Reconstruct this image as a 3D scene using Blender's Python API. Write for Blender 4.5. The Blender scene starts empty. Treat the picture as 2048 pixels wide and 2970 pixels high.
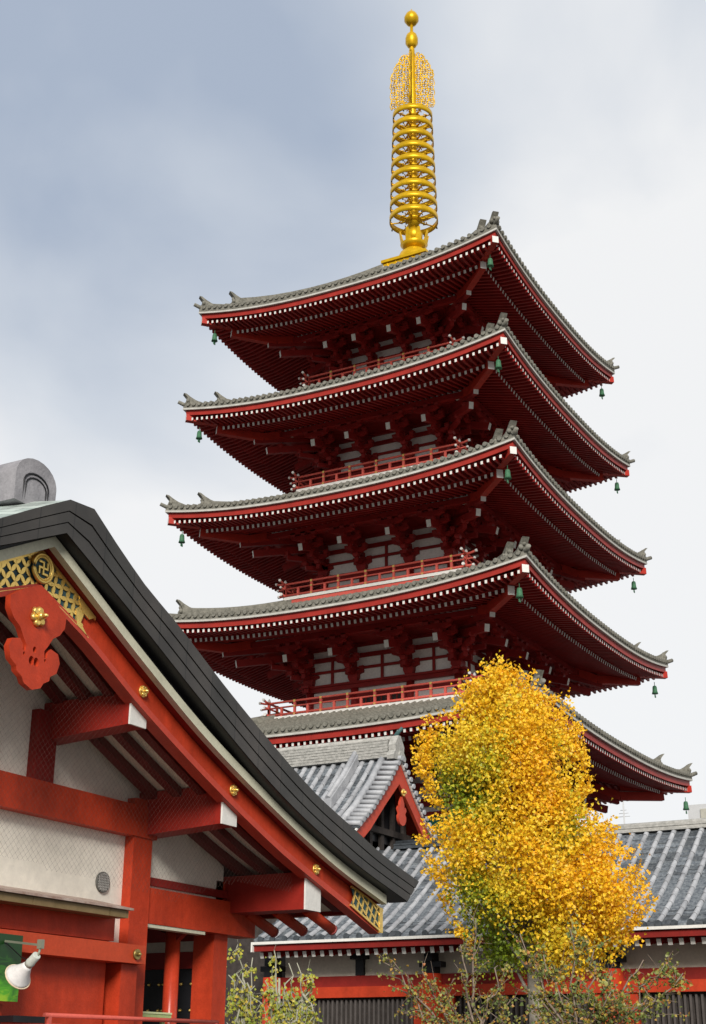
import bpy, math, random
from mathutils import Matrix, Vector
R=math.radians
scn=bpy.context.scene
# ---------------------------------------------------------------- camera
cd=bpy.data.cameras.new("camera"); cam=bpy.data.objects.new("camera",cd); scn.collection.objects.link(cam)
cd.sensor_fit='HORIZONTAL'; cd.sensor_width=36.0; cd.lens=4081.287/2048*36.0
cd.clip_start=0.1; cd.clip_end=3000
_f=Vector((-0.44962163,0.81522213,0.36503872)); _r=Vector((0.87674419,0.48092107,0.00587789)); _u=Vector((0.17076303,-0.3226884,0.93097378))
cam.matrix_world=Matrix(((_r.x,_u.x,-_f.x,26.27779),(_r.y,_u.y,-_f.y,-53.69931),(_r.z,_u.z,-_f.z,1.6),(0,0,0,1)))
scn.camera=cam
# ---------------------------------------------------------------- sky + sun
SUN_EL=R(28); SUN_AZ=R(-60)      # azimuth of the veiled sun in the xy plane (behind the viewer)
world=bpy.data.worlds.new("World"); scn.world=world; world.use_nodes=True
nt=world.node_tree; nt.nodes.clear()
def N(t,**k):
    n=nt.nodes.new(t)
    for a,b in k.items(): setattr(n,a,b)
    return n
out=N('ShaderNodeOutputWorld'); sky=N('ShaderNodeTexSky',sky_type='NISHITA',sun_disc=False)
sky.sun_elevation=SUN_EL; sky.sun_rotation=R(90)-SUN_AZ
bg1=N('ShaderNodeBackground'); bg1.inputs[1].default_value=0.1; nt.links.new(sky.outputs[0],bg1.inputs[0])
tc=N('ShaderNodeTexCoord')
mp=N('ShaderNodeMapping'); mp.inputs['Scale'].default_value=(1.0,1.0,1.4); mp.inputs['Location'].default_value=(0.35,0.1,0.0)
nt.links.new(tc.outputs['Generated'],mp.inputs[0])
n1=N('ShaderNodeTexNoise'); n1.inputs['Scale'].default_value=2.9; n1.inputs['Detail'].default_value=6; n1.inputs['Roughness'].default_value=0.46; n1.inputs['Distortion'].default_value=0.25
nt.links.new(mp.outputs[0],n1.inputs['Vector'])
dp=N('ShaderNodeVectorMath',operation='DOT_PRODUCT'); nt.links.new(tc.outputs['Generated'],dp.inputs[0])
_d=Vector((-0.57,0.61,0.555)).normalized()   # a darker bank of cloud stands in the west
dp.inputs[1].default_value=tuple(_d)
m1=N('ShaderNodeMapRange'); nt.links.new(dp.outputs['Value'],m1.inputs[0]); m1.inputs['From Min'].default_value=0.945; m1.inputs['From Max'].default_value=0.998; m1.inputs['To Min'].default_value=0.0; m1.inputs['To Max'].default_value=0.255; m1.interpolation_type='SMOOTHSTEP'
sz=N('ShaderNodeSeparateXYZ'); nt.links.new(tc.outputs['Generated'],sz.inputs[0])
m3=N('ShaderNodeMapRange'); nt.links.new(sz.outputs[2],m3.inputs[0]); m3.inputs['From Min'].default_value=0.33; m3.inputs['From Max'].default_value=0.62; m3.inputs['To Min'].default_value=-0.12; m3.inputs['To Max'].default_value=0.11; m3.interpolation_type='SMOOTHSTEP'
m4=N('ShaderNodeMath',operation='ADD'); nt.links.new(m1.outputs[0],m4.inputs[0]); nt.links.new(m3.outputs[0],m4.inputs[1])
m2=N('ShaderNodeMath',operation='MULTIPLY_ADD'); nt.links.new(n1.outputs['Fac'],m2.inputs[0]); m2.inputs[1].default_value=0.80; nt.links.new(m4.outputs[0],m2.inputs[2])
cr=N('ShaderNodeValToRGB'); nt.links.new(m2.outputs[0],cr.inputs[0])
e=cr.color_ramp.elements; e[0].position=0.42; e[0].color=(0.93,0.935,0.94,1); e[1].position=0.76; e[1].color=(0.42,0.49,0.61,1)
x=e.new(0.57); x.color=(0.68,0.725,0.79,1)
# sky dimmed behind the viewer, added to deepen shade under the eaves
d2=N('ShaderNodeVectorMath',operation='DOT_PRODUCT'); nt.links.new(tc.outputs['Generated'],d2.inputs[0]); d2.inputs[1].default_value=(-0.483,0.876,0)
m5=N('ShaderNodeMapRange'); nt.links.new(d2.outputs['Value'],m5.inputs[0]); m5.inputs['From Min'].default_value=-0.3; m5.inputs['From Max'].default_value=0.45; m5.inputs['To Min'].default_value=0.5; m5.inputs['To Max'].default_value=1.0; m5.interpolation_type='SMOOTHSTEP'
bg2=N('ShaderNodeBackground'); bg2.inputs[1].default_value=1.0; nt.links.new(cr.outputs[0],bg2.inputs[0])
nt.links.new(m5.outputs[0],bg2.inputs[1])
mx=N('ShaderNodeMixShader'); mx.inputs[0].default_value=0.94
nt.links.new(bg1.outputs[0],mx.inputs[1]); nt.links.new(bg2.outputs[0],mx.inputs[2]); nt.links.new(mx.outputs[0],out.inputs[0])
sd=bpy.data.lights.new("sun",'SUN'); sd.energy=3.9; sd.angle=R(18); sd.color=(1,0.95,0.88)
so=bpy.data.objects.new("sun",sd); scn.collection.objects.link(so)
_s=Vector((math.cos(SUN_AZ)*math.cos(SUN_EL),math.sin(SUN_AZ)*math.cos(SUN_EL),math.sin(SUN_EL)))
so.rotation_euler=_s.to_track_quat('Z','Y').to_euler()
scn.view_settings.view_transform='Standard'; scn.view_settings.look='None'; scn.view_settings.gamma=1.0; scn.view_settings.exposure=0.0
scn.cycles.use_denoising=True
scn.cycles.max_bounces=6; scn.cycles.diffuse_bounces=3
# ---------------------------------------------------------------- materials
MATS={}
def mat(name,col,rough=0.6,metal=0.0,var=0.12,scale=3.0,bump=0.0,bscale=30,col2=None,streak=False,spec=0.22,coat=0.0,isl=0.0,fine=0.10):
    if name in MATS: return MATS[name]
    m=bpy.data.materials.new(name); m.use_nodes=True; t=m.node_tree; b=t.nodes['Principled BSDF']
    def nn(k): return t.nodes.new(k)
    tc=nn('ShaderNodeTexCoord'); no=nn('ShaderNodeTexNoise'); no.inputs['Scale'].default_value=scale; no.inputs['Detail'].default_value=6; no.inputs['Roughness'].default_value=.6
    if streak:
        mp=nn('ShaderNodeMapping'); mp.inputs['Scale'].default_value=(3,3,.4); t.links.new(tc.outputs['Object'],mp.inputs[0]); t.links.new(mp.outputs[0],no.inputs['Vector'])
    else: t.links.new(tc.outputs['Object'],no.inputs['Vector'])
    r=nn('ShaderNodeValToRGB'); t.links.new(no.outputs['Fac'],r.inputs[0]); r.color_ramp.elements[0].position=.3; r.color_ramp.elements[1].position=.7
    c2=col2 or tuple(min(1,c*(1+var)) for c in col); c1=col if col2 else tuple(c*(1-var) for c in col)
    r.color_ramp.elements[0].color=(*c1,1); r.color_ramp.elements[1].color=(*c2,1)
    f2=nn('ShaderNodeTexNoise'); f2.inputs['Scale'].default_value=scale*9; f2.inputs['Detail'].default_value=5; f2.inputs['Roughness'].default_value=.7; t.links.new(tc.outputs['Object'],f2.inputs['Vector'])
    k=nn('ShaderNodeMapRange'); k.inputs['From Min'].default_value=.3; k.inputs['From Max'].default_value=.7; k.inputs['To Min'].default_value=1-fine; k.inputs['To Max'].default_value=1+fine; t.links.new(f2.outputs['Fac'],k.inputs[0]); src=k.outputs[0]
    if isl:
        gi=nn('ShaderNodeNewGeometry'); k2=nn('ShaderNodeMapRange'); k2.inputs['To Min'].default_value=1-isl; k2.inputs['To Max'].default_value=1+isl; t.links.new(gi.outputs['Random Per Island'],k2.inputs[0])
        mu=nn('ShaderNodeMath'); mu.operation='MULTIPLY'; t.links.new(src,mu.inputs[0]); t.links.new(k2.outputs[0],mu.inputs[1]); src=mu.outputs[0]
    vs=nn('ShaderNodeVectorMath'); vs.operation='SCALE'; t.links.new(r.outputs[0],vs.inputs[0]); t.links.new(src,vs.inputs['Scale'])
    t.links.new(vs.outputs[0],b.inputs['Base Color']); b.inputs['Roughness'].default_value=rough; b.inputs['Metallic'].default_value=metal; b.inputs['Specular IOR Level'].default_value=spec
    if coat: b.inputs['Coat Weight'].default_value=coat; b.inputs['Coat Roughness'].default_value=.25
    if bump:
        n2=nn('ShaderNodeTexNoise'); n2.inputs['Scale'].default_value=bscale; n2.inputs['Detail'].default_value=4; t.links.new(tc.outputs['Object'],n2.inputs['Vector'])
        bp=nn('ShaderNodeBump'); bp.inputs['Strength'].default_value=bump; bp.inputs['Distance'].default_value=.02; t.links.new(n2.outputs['Fac'],bp.inputs['Height']); t.links.new(bp.outputs[0],b.inputs['Normal'])
    MATS[name]=m; return m
def leafmat(name,cols,scale=.5,tr=.35,bias=0.0):
    m=bpy.data.materials.new(name); m.use_nodes=True; t=m.node_tree; b=t.nodes['Principled BSDF']; o=t.nodes['Material Output']
    g=t.nodes.new('ShaderNodeNewGeometry'); tc=t.nodes.new('ShaderNodeTexCoord'); no=t.nodes.new('ShaderNodeTexNoise'); no.inputs['Scale'].default_value=scale; no.inputs['Detail'].default_value=3
    t.links.new(tc.outputs['Object'],no.inputs['Vector'])
    a=t.nodes.new('ShaderNodeMath'); a.operation='MULTIPLY_ADD'; t.links.new(no.outputs['Fac'],a.inputs[0]); a.inputs[1].default_value=1.7; a.inputs[2].default_value=-.62+bias
    c=t.nodes.new('ShaderNodeMath'); c.operation='MULTIPLY_ADD'; t.links.new(g.outputs['Random Per Island'],c.inputs[0]); c.inputs[1].default_value=.5; t.links.new(a.outputs[0],c.inputs[2])
    r=t.nodes.new('ShaderNodeValToRGB'); t.links.new(c.outputs[0],r.inputs[0]); el=r.color_ramp.elements
    el[0].position=0; el[0].color=(*cols[0],1); el[1].position=1; el[1].color=(*cols[-1],1)
    for i,cc in enumerate(cols[1:-1],1): q=el.new(i/(len(cols)-1)); q.color=(*cc,1)
    t.links.new(r.outputs[0],b.inputs['Base Color']); b.inputs['Roughness'].default_value=.55
    ts=t.nodes.new('ShaderNodeBsdfTranslucent'); t.links.new(r.outputs[0],ts.inputs[0]); mxs=t.nodes.new('ShaderNodeMixShader'); mxs.inputs[0].default_value=tr
    t.links.new(b.outputs[0],mxs.inputs[1]); t.links.new(ts.outputs[0],mxs.inputs[2]); t.links.new(mxs.outputs[0],o.inputs[0])
    return m
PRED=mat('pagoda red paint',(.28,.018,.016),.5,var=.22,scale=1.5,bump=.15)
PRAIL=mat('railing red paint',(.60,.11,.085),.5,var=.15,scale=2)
PBOARD=mat('lit eave board red',(.33,.028,.02),.5,var=.2,scale=1.5)  # brighter copy of pagoda red: light on the boards put into the colour
PTRIM=mat('weathered white trim',(.50,.49,.45),.7,var=.15,scale=3,fine=.2)
PWHITE=mat('white paint',(.74,.73,.69),.6,var=.06,scale=2)
PLAST=mat('white plaster',(.88,.87,.83),.8,var=.05,scale=1.2)
PTILE=mat('weathered roof tile',(.11,.108,.09),.75,scale=7,col2=(.27,.26,.22),bump=.4,bscale=18)
PGREEN=mat('green louvre paint',(.02,.16,.11),.5)
GREEN=mat('bronze patina',(.08,.22,.11),.6,scale=14,col2=(.03,.10,.06))
GOLD=mat('gold finial paint',(.68,.41,.010),.36,metal=.4,var=.2,scale=2.5,fine=.15)
GILT=mat('gilded fitting',(.86,.60,.17),.34,metal=.75,var=.12,scale=12,bump=.2,bscale=60)
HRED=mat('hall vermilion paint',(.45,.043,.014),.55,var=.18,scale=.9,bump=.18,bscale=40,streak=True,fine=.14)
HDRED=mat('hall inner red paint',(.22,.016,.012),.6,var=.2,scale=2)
PINK=mat('faded red paint',(.62,.12,.09),.5,var=.15,scale=3)
CREAM=mat('cream soffit paint',(.66,.62,.50),.8,var=.08,scale=1.5)
CREAM2=mat('cream trim paint',(.58,.57,.44),.6,var=.1,scale=3)
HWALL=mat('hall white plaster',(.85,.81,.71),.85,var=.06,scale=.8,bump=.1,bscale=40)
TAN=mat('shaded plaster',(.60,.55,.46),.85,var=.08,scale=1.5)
BLACK=mat('black lacquer and shade',(.012,.012,.014),.35)
DARKW=mat('dark timber',(.05,.042,.038),.7,var=.3,scale=6)
GTILE=mat('grey roof tile',(.27,.28,.30),.45,scale=2.2,col2=(.45,.46,.48),bump=.3,bscale=25,spec=.4,isl=.16)
GTILE2=mat('dark pan tile',(.045,.055,.07),.55,scale=11,col2=(.20,.22,.235),bump=.4,bscale=40,isl=.5)
GRIDGE=mat('pale ridge tile',(.28,.28,.26),.7,scale=9,col2=(.50,.49,.46),bump=.4,bscale=22)
GCAP=mat('dark tile cap',(.06,.07,.08),.6,var=.4,scale=9)
STONE=mat('stone grey',(.20,.195,.21),.75,scale=4,col2=(.34,.33,.35),bump=.3)
AWN=mat('awning copper',(.17,.12,.05),.55,scale=5,col2=(.26,.18,.09))
BARK=mat('grey bark',(.16,.14,.11),.9,scale=6,col2=(.34,.31,.26),bump=.8,bscale=20)
TWIG=mat('twig bark',(.16,.115,.09),.9,scale=9,col2=(.30,.24,.19))
PALE=mat('pale young bark',(.28,.29,.20),.85,scale=4,col2=(.44,.42,.35))
STEEL=mat('lamp steel',(.28,.29,.22),.5,metal=.3)
LAMPW=mat('lamp white enamel',(.74,.73,.72),.4,var=.05)
# copper with courses and upright joints
def copper(name,c1,c2,bw,rh,axis):
    m=bpy.data.materials.new(name); m.use_nodes=True; t=m.node_tree; b=t.nodes['Principled BSDF']
    tc=t.nodes.new('ShaderNodeTexCoord'); sp=t.nodes.new('ShaderNodeSeparateXYZ'); cb=t.nodes.new('ShaderNodeCombineXYZ'); t.links.new(tc.outputs['Object'],sp.inputs[0])
    t.links.new(sp.outputs[axis[0]],cb.inputs[0]); t.links.new(sp.outputs[axis[1]],cb.inputs[1])
    br=t.nodes.new('ShaderNodeTexBrick'); t.links.new(cb.outputs[0],br.inputs['Vector']); br.inputs['Scale'].default_value=1; br.inputs['Brick Width'].default_value=bw; br.inputs['Row Height'].default_value=rh
    br.inputs['Mortar Size'].default_value=.006; br.inputs['Color1'].default_value=(*c1,1); br.inputs['Color2'].default_value=(*c2,1); br.inputs['Mortar'].default_value=tuple(c*.25 for c in c1)+(1,)
    no=t.nodes.new('ShaderNodeTexNoise'); no.inputs['Scale'].default_value=2.2; no.inputs['Detail'].default_value=8; t.links.new(tc.outputs['Object'],no.inputs['Vector'])
    mr=t.nodes.new('ShaderNodeMapRange'); mr.inputs['From Min'].default_value=.3; mr.inputs['From Max'].default_value=.7; mr.inputs['To Min'].default_value=.65; mr.inputs['To Max'].default_value=1.35; t.links.new(no.outputs['Fac'],mr.inputs[0])
    mm=t.nodes.new('ShaderNodeVectorMath'); mm.operation='SCALE'; t.links.new(br.outputs['Color'],mm.inputs[0]); t.links.new(mr.outputs[0],mm.inputs['Scale']); t.links.new(mm.outputs[0],b.inputs['Base Color'])
    b.inputs['Roughness'].default_value=.5; b.inputs['Metallic'].default_value=.1
    return m
COPV=copper('dark copper verge',(.030,.028,.024),(.044,.038,.033),.55,50,(1,2))
COPT=copper('verdigris copper sheet',(.30,.37,.34),(.48,.54,.50),.5,.16,(0,1))
# ---------------------------------------------------------------- mesh tools
COL=scn.collection
class MB:
    def __init__(s): s.v=[]; s.f=[]; s.mi=[]; s.M=Matrix.Identity(4); s.m=0; s.sm=[]; s.smooth=False
    def vert(s,p): s.v.append(tuple(s.M@Vector(p))); return len(s.v)-1
    def face(s,ids): s.f.append(tuple(ids)); s.mi.append(s.m); s.sm.append(s.smooth)
    def quad(s,a,b,c,d): s.face([s.vert(a),s.vert(b),s.vert(c),s.vert(d)])
    def hexa(s,P,ends=None):   # P: 8 points, bottom ring 0-3, top ring 4-7
        i=[s.vert(p) for p in P]
        for q in ((0,3,2,1),(4,5,6,7),(0,1,5,4),(1,2,6,5),(2,3,7,6),(3,0,4,7)): s.face([i[k] for k in q])
    def box(s,c,d,rz=0):
        x,y,z=c; a,b,h=d[0]/2,d[1]/2,d[2]/2; cs,sn=math.cos(rz),math.sin(rz)
        P=[(x+u*cs-v*sn,y+u*sn+v*cs,z+w) for w in (-h,h) for u,v in ((-a,-b),(a,-b),(a,b),(-a,b))]; s.hexa(P)
    def b2(s,p,q): s.box([(a+b)/2 for a,b in zip(p,q)],[abs(b-a) for a,b in zip(p,q)])
    def beam(s,p,q,w,h,up=(0,0,1),endm=None,w2=None,h2=None):
        p=Vector(p);q=Vector(q);d=(q-p).normalized();r=d.cross(Vector(up)).normalized();u=r.cross(d)
        w2=w2 or w;h2=h2 or h
        A=[p-r*w/2-u*h/2,p+r*w/2-u*h/2,p+r*w/2+u*h/2,p-r*w/2+u*h/2];B=[q-r*w2/2-u*h2/2,q+r*w2/2-u*h2/2,q+r*w2/2+u*h2/2,q-r*w2/2+u*h2/2]
        i=[s.vert(x) for x in A+B]
        for k in range(4): s.face([i[k],i[(k+1)%4],i[4+(k+1)%4],i[4+k]])
        s.face([i[3],i[2],i[1],i[0]]); m=s.m
        if endm is not None: s.m=endm
        s.face(i[4:]); s.m=m
    def tube(s,pts,r,n=8,cap=True,r2=None):
        pts=[Vector(p) for p in pts]; rings=[]; L=len(pts); sm=s.smooth; s.smooth=True
        ref=Vector((0,0,1)) if abs((pts[-1]-pts[0]).normalized().z)<.9 else Vector((1,0,0))
        for k,p in enumerate(pts):
            d=(pts[min(k+1,L-1)]-pts[max(k-1,0)]).normalized(); a=d.cross(ref).normalized(); b=d.cross(a)
            rr=r if r2 is None else r+(r2-r)*k/(L-1)
            rings.append([s.vert(p+a*rr*math.cos(2*math.pi*j/n)+b*rr*math.sin(2*math.pi*j/n)) for j in range(n)])
        for A,B in zip(rings,rings[1:]):
            for j in range(n): s.face([A[j],A[(j+1)%n],B[(j+1)%n],B[j]])
        s.smooth=False
        if cap: s.face(rings[0][::-1]); s.face(rings[-1])
        s.smooth=sm
    def lathe(s,prof,n=20,c=(0,0),smooth=True):
        sm=s.smooth; s.smooth=smooth; rings=[]
        for r,z in prof: rings.append([s.vert((c[0]+r*math.cos(2*math.pi*j/n),c[1]+r*math.sin(2*math.pi*j/n),z)) for j in range(n)])
        for A,B in zip(rings,rings[1:]):
            for j in range(n): s.face([A[j],A[(j+1)%n],B[(j+1)%n],B[j]])
        s.smooth=False; s.face(rings[0][::-1]); s.face(rings[-1]); s.smooth=sm
    def strip(s,A,B):  # ruled surface between point rows
        a=[s.vert(p) for p in A]; b=[s.vert(p) for p in B]
        for k in range(len(A)-1): s.face([a[k],a[k+1],b[k+1],b[k]])
    def sweep4(s,rows): # rows: list of 4 point-rows -> closed tube with quad section
        ids=[[s.vert(p) for p in r] for r in rows]; n=len(rows)
        for j in range(n):
            a,b=ids[j],ids[(j+1)%n]
            for k in range(len(a)-1): s.face([a[k],a[k+1],b[k+1],b[k]])
        s.face([r[0] for r in ids][::-1]); s.face([r[-1] for r in ids])
    def prism(s,poly,fn,t0,t1): # convex-ish or simple polygon in 2D mapped by fn(u,v,t)
        n=len(poly); a=[s.vert(fn(u,v,t0)) for u,v in poly]; b=[s.vert(fn(u,v,t1)) for u,v in poly]
        s.face(a[::-1]); s.face(b)
        for k in range(n): s.face([a[k],a[(k+1)%n],b[(k+1)%n],b[k]])
    def build(s,name,mats,parent=None,label=None,loc=None):
        me=bpy.data.meshes.new(name)
        v=s.v
        if loc: v=[(a-loc[0],b-loc[1],c-loc[2]) for a,b,c in v]
        me.from_pydata(v,[],s.f)
        for m in (mats if isinstance(mats,(list,tuple)) else [mats]): me.materials.append(m)
        me.polygons.foreach_set('material_index',s.mi); me.polygons.foreach_set('use_smooth',s.sm); me.update()
        o=bpy.data.objects.new(name,me); COL.objects.link(o)
        if loc: o.location=loc
        if parent: o.parent=parent
        if label: o['label']=label
        return o
def tag(o,label=None,cat=None,group=None,kind=None):
    if label: o['label']=label
    if cat: o['category']=cat
    if group: o['group']=group
    if kind: o['kind']=kind
    return o
def empty(name,loc=(0,0,0)):
    o=bpy.data.objects.new(name,None); COL.objects.link(o); o.location=loc; o.empty_display_size=.5; return o
def cp(o,parent=None,loc=None):
    c=o.copy(); COL.objects.link(c); c.parent=parent
    if loc is not None: c.location=loc
    return c
def lerp(P,x):
    if x<=P[0][0]:
        (a,b),(c,d)=P[0],P[1]; return b+(d-b)*(x-a)/(c-a)
    for (a,b),(c,d) in zip(P,P[1:]):
        if x<=c: return b+(d-b)*(x-a)/(c-a)
    (a,b),(c,d)=P[-2],P[-1]; return b+(d-b)*(x-a)/(c-a)
def smooth_curve(P):   # monotone-ish smoothing through points with Catmull-Rom slopes
    xs=[p[0] for p in P]; ys=[p[1] for p in P]; n=len(P); m=[]
    for i in range(n):
        if i==0: m.append((ys[1]-ys[0])/(xs[1]-xs[0]))
        elif i==n-1: m.append((ys[-1]-ys[-2])/(xs[-1]-xs[-2]))
        else: m.append((ys[i+1]-ys[i-1])/(xs[i+1]-xs[i-1]))
    def f(x):
        if x<=xs[0]: return ys[0]+m[0]*(x-xs[0])
        if x>=xs[-1]: return ys[-1]+m[-1]*(x-xs[-1])
        for i in range(n-1):
            if x<=xs[i+1]:
                h=xs[i+1]-xs[i]; t=(x-xs[i])/h
                return (2*t**3-3*t*t+1)*ys[i]+(t**3-2*t*t+t)*h*m[i]+(-2*t**3+3*t*t)*ys[i+1]+(t**3-t*t)*h*m[i+1]
    return f
def rot(k): return Matrix.Rotation(k*math.pi/2,4,'Z')
def frange(a,b,n): return [a+(b-a)*i/n for i in range(n+1)]
def shape(name,outlines,thick,matl,place,parent=None):
    """flat cut-out with holes, given thickness; place(u,v,t) gives the world point"""
    cu=bpy.data.curves.new(name,'CURVE'); cu.dimensions='2D'; cu.fill_mode='BOTH'; cu.extrude=thick/2
    for ol in outlines:
        sp=cu.splines.new('POLY'); sp.points.add(len(ol)-1)
        for p,q in zip(sp.points,ol): p.co=(q[0],q[1],0,1)
        sp.use_cyclic_u=True
    ob=bpy.data.objects.new(name,cu); COL.objects.link(ob); dg=bpy.context.evaluated_depsgraph_get(); dg.update()
    me=bpy.data.meshes.new_from_object(ob.evaluated_get(dg)); bpy.data.objects.remove(ob); bpy.data.curves.remove(cu)
    for v in me.vertices: v.co=place(v.co.x,v.co.y,v.co.z)
    me.materials.clear(); me.materials.append(matl); me.name=name
    o=bpy.data.objects.new(name,me); COL.objects.link(o); o.parent=parent; return o
# ---------------------------------------------------------------- ground
g=MB(); g.quad((-1500,-1500,0),(1500,-1500,0),(1500,1500,0),(-1500,1500,0))
tag(g.build('ground',mat('paving',(.11,.105,.10),.9,var=.15,scale=.4,bump=.3,bscale=6)),kind='structure')
# ================================================================= PAGODA
pag=tag(empty('five_storied_pagoda'),'tall red five-storied pagoda with curved tile roofs and a golden spire','pagoda')
W={5:7.4,4:7.74,3:8.11,2:8.60,1:9.14}; ZC={5:33.655,4:28.70,3:23.74,2:18.77,1:13.57}
AW={5:2.37,4:2.72,3:3.05,2:3.45,1:3.8}; BW={k:v*.375 for k,v in AW.items()}
RW={5:3.72,4:3.97,3:4.3,2:4.70}; RZ={5:31.08,4:26.04,3:20.93,2:15.62}
UU={5:.72,4:.66,3:.67,2:.67,1:.48}; PW=2.4
def up(w,x,d,D=4.0,U=.67): return U*(min(1.0,abs(x)/max(.1,w-0*d)))**PW*max(0,1-d/D)
def roof(k):
    w=W[k]; zc=ZC[k]; U=UU[k]; z0=zc-U; top=(k==5); wi=1.15 if top else RW[k+1]-.25; D=w-wi
    if top: H=lambda d: .26+.50*d+.031*d*d
    else: H=lambda d: .22+(.27 if k==1 else .30)*d+.02*d*d
    def zs(x,d): return z0+H(d)+up(w,x,d,D,U)
    mb=MB()
    for s in range(4):
        mb.M=rot(s)
        ds=frange(0,D,8); nx=24; rows=[]
        for d in ds: rows.append([(-(w-d)+2*(w-d)*i/nx,-(w-d),zs(-(w-d)+2*(w-d)*i/nx,d)) for i in range(nx+1)])
        for a,b in zip(rows,rows[1:]): mb.strip(a,b)
        a=[(x,y-.0,z-.20) for x,y,z in rows[0]]; mb.strip(a,rows[0])       # edge thickness
        inn=[(x,y+.25,z-.22) for x,y,z in rows[0]]; mb.strip(inn,a)
        n=int(2*w/.30); sp=2*w/n
        for i in range(n+1):                                              # barrel tile rows
            x=-w+sp*i; Dm=min(D,w-abs(x)-.05)
            if Dm<.25: continue
            nd=max(1,int(Dm/1.0)); dd=frange(-.07,Dm,nd); rr=.082; A=[]
            mb.smooth=True
            for d in dd:
                y=-(w-d); z=zs(x,max(0,d)); A.append([mb.vert((x+rr*math.cos(t),y,z+rr*math.sin(t)*1.1-.005)) for t in (math.pi,math.pi*.75,math.pi*.5,math.pi*.25,0)])
            for p,q in zip(A,A[1:]):
                for j in range(4): mb.face([p[j],p[j+1],q[j+1],q[j]])
            mb.smooth=False
            zc_=zs(x,0)-.01; y=-(w+.07); c=[mb.vert((x+.092*math.cos(t*math.pi/4),y,zc_+.092*math.sin(t*math.pi/4))) for t in range(8)]; mb.face(c)
            c2=[mb.vert((x+.092*math.cos(t*math.pi/4),y+.12,zc_+.092*math.sin(t*math.pi/4))) for t in range(8)]
            for j in range(8): mb.face([c[j],c2[j],c2[(j+1)%8],c[(j+1)%8]])
    r=mb.build('roof',PTILE,pag)
    # white edge line + red eave boards
    mb=MB(); me=MB()
    for s in range(4):
        for q in (mb,me): q.M=rot(s)
        n=36; xs=[-w+2*w*i/n for i in range(n+1)]
        def row(y,dz,sc=1): return [(x*(abs(y)/w),y,z0+up(w,x,0,4,U)+dz) for x in xs]
        mb.sweep4([row(-w-.01,-.04),row(-w-.01,.045),row(-w+.14,.045),row(-w+.14,-.04)])
        me.sweep4([row(-w+.10,-.285),row(-w+.10,-.04),row(-w+.2,-.04),row(-w+.22,-.285)])
    mb.build('eave_trim',PTRIM,r); me.build('eave_board',PBOARD,r)
    # rafters
    fr=MB(); br=MB(); sf=MB(); lift=lambda x,d: U*(abs(x)/w)**PW*max(0,1-d/3.6)
    for s in range(4):
        for q in (fr,br,sf): q.M=rot(s)
        n=int((2*w-.8)/.258); sp=(2*w-.8)/n
        d1=.17; d2=1.12
        zf=lambda x,d: z0-.365+lift(x,0)*1.0*(1-max(0,d-d1)/6)-.07*(abs(x)/w)**4+.12*(d-d1)
        zb=lambda x,d: z0-.42+lift(x,1.0)*max(0,1-(d-d2)/4.5)+.27*(d-d2)
        for i in range(n+1):
            x=-w+.4+sp*i
            e=min(1.35,w-abs(x)-.1)
            if e>.3: fr.beam((x,-(w-e),zf(x,e)+.0),(x,-(w-d1),zf(x,d1)),.095,.13,endm=1)
            e=min(w-3.6 if k<3 else w-2.6,w-abs(x)-.12)
            if e>d2+.1 and abs(x)<w-d2-.25: br.beam((x,-(w-e),zb(x,e)),(x,-(w-d2),zb(x,d2)),.105,.15,endm=1)
        xs=lambda d:[-(w-d)+2*(w-d)*i/24 for i in range(25)]
        def srow(d,fn,dz): return [(x,-(w-d),fn(x,d)+dz) for x in xs(d)]
        sf.strip(srow(.15,zf,.075),srow(1.3,zf,.075))
        dn=w-AW[k]+.1
        L=[srow(d,zb,.085) for d in (d2,2.2,3.2,dn)]
        for a,b in zip(L,L[1:]): sf.strip(a,b)
        a=srow(d2+.03,zb,.085); b=srow(d2+.03,zb,.25); sf.strip(a,b)
        # kioi board above the base rafter ends
        sf.sweep4([srow(d2+.0,zb,.08),srow(d2+.0,zb,.19),srow(d2+.12,zb,.19),srow(d2+.12,zb,.08)])
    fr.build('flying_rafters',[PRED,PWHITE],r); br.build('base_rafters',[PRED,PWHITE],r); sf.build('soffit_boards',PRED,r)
    # hip rafters with white ends, hip ridges with horned end tiles
    q2=math.sqrt(2)
    for s in range(4):
        M=rot(s); hr=MB(); hr.M=M
        dg=lambda t,z:(t,-t,z)
        zz=zc
        hr.beam(dg(w-2.6,zz-.75+.2),dg(w-.10,zz-.43),.27,.30,endm=1)
        hr.beam(dg(AW[k],zz-.80+.27*(w-1.1-AW[k])*.75),dg(w-2.6,zz-.93),.27,.36); hr.beam(dg(w-2.6,zz-.93),dg(w-1.09,zz-.83),.27,.36,endm=1)
        hr.build('hip_rafter',[mat('hip rafter red paint',(.42,.03,.018),.5,var=.15),PWHITE],r)
        hp=MB(); hp.M=M; st=wi+.05
        def seg(t0,t1,h,hw,horn):
            hh=lambda t:h*(.45+.55*min(1,max(0,(t-t0)/(t1-t0)))**1.5) if horn else h
            n=8; ts=frange(t0,t1,n); pts=[(t,zs(t,w-t)) for t in ts]
            for (ta,za),(tb,zb_) in zip(pts,pts[1:]):
                o=hw/q2
                P=[]
                for (t,z) in ((ta,za),(tb,zb_)):
                    P.append([(t-o,-t-o,z-.1),(t+o,-t+o,z-.1),(t+o,-t+o,z+hh(t)),(t-o,-t-o,z+hh(t))])
                hp.hexa([P[0][0],P[0][1],P[1][1],P[1][0],P[0][3],P[0][2],P[1][2],P[1][3]])
            hp.tube([(t,-t,z+hh(t)+.02) for t,z in pts],.085,8)
            t,z=pts[-1]; H=h
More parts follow.
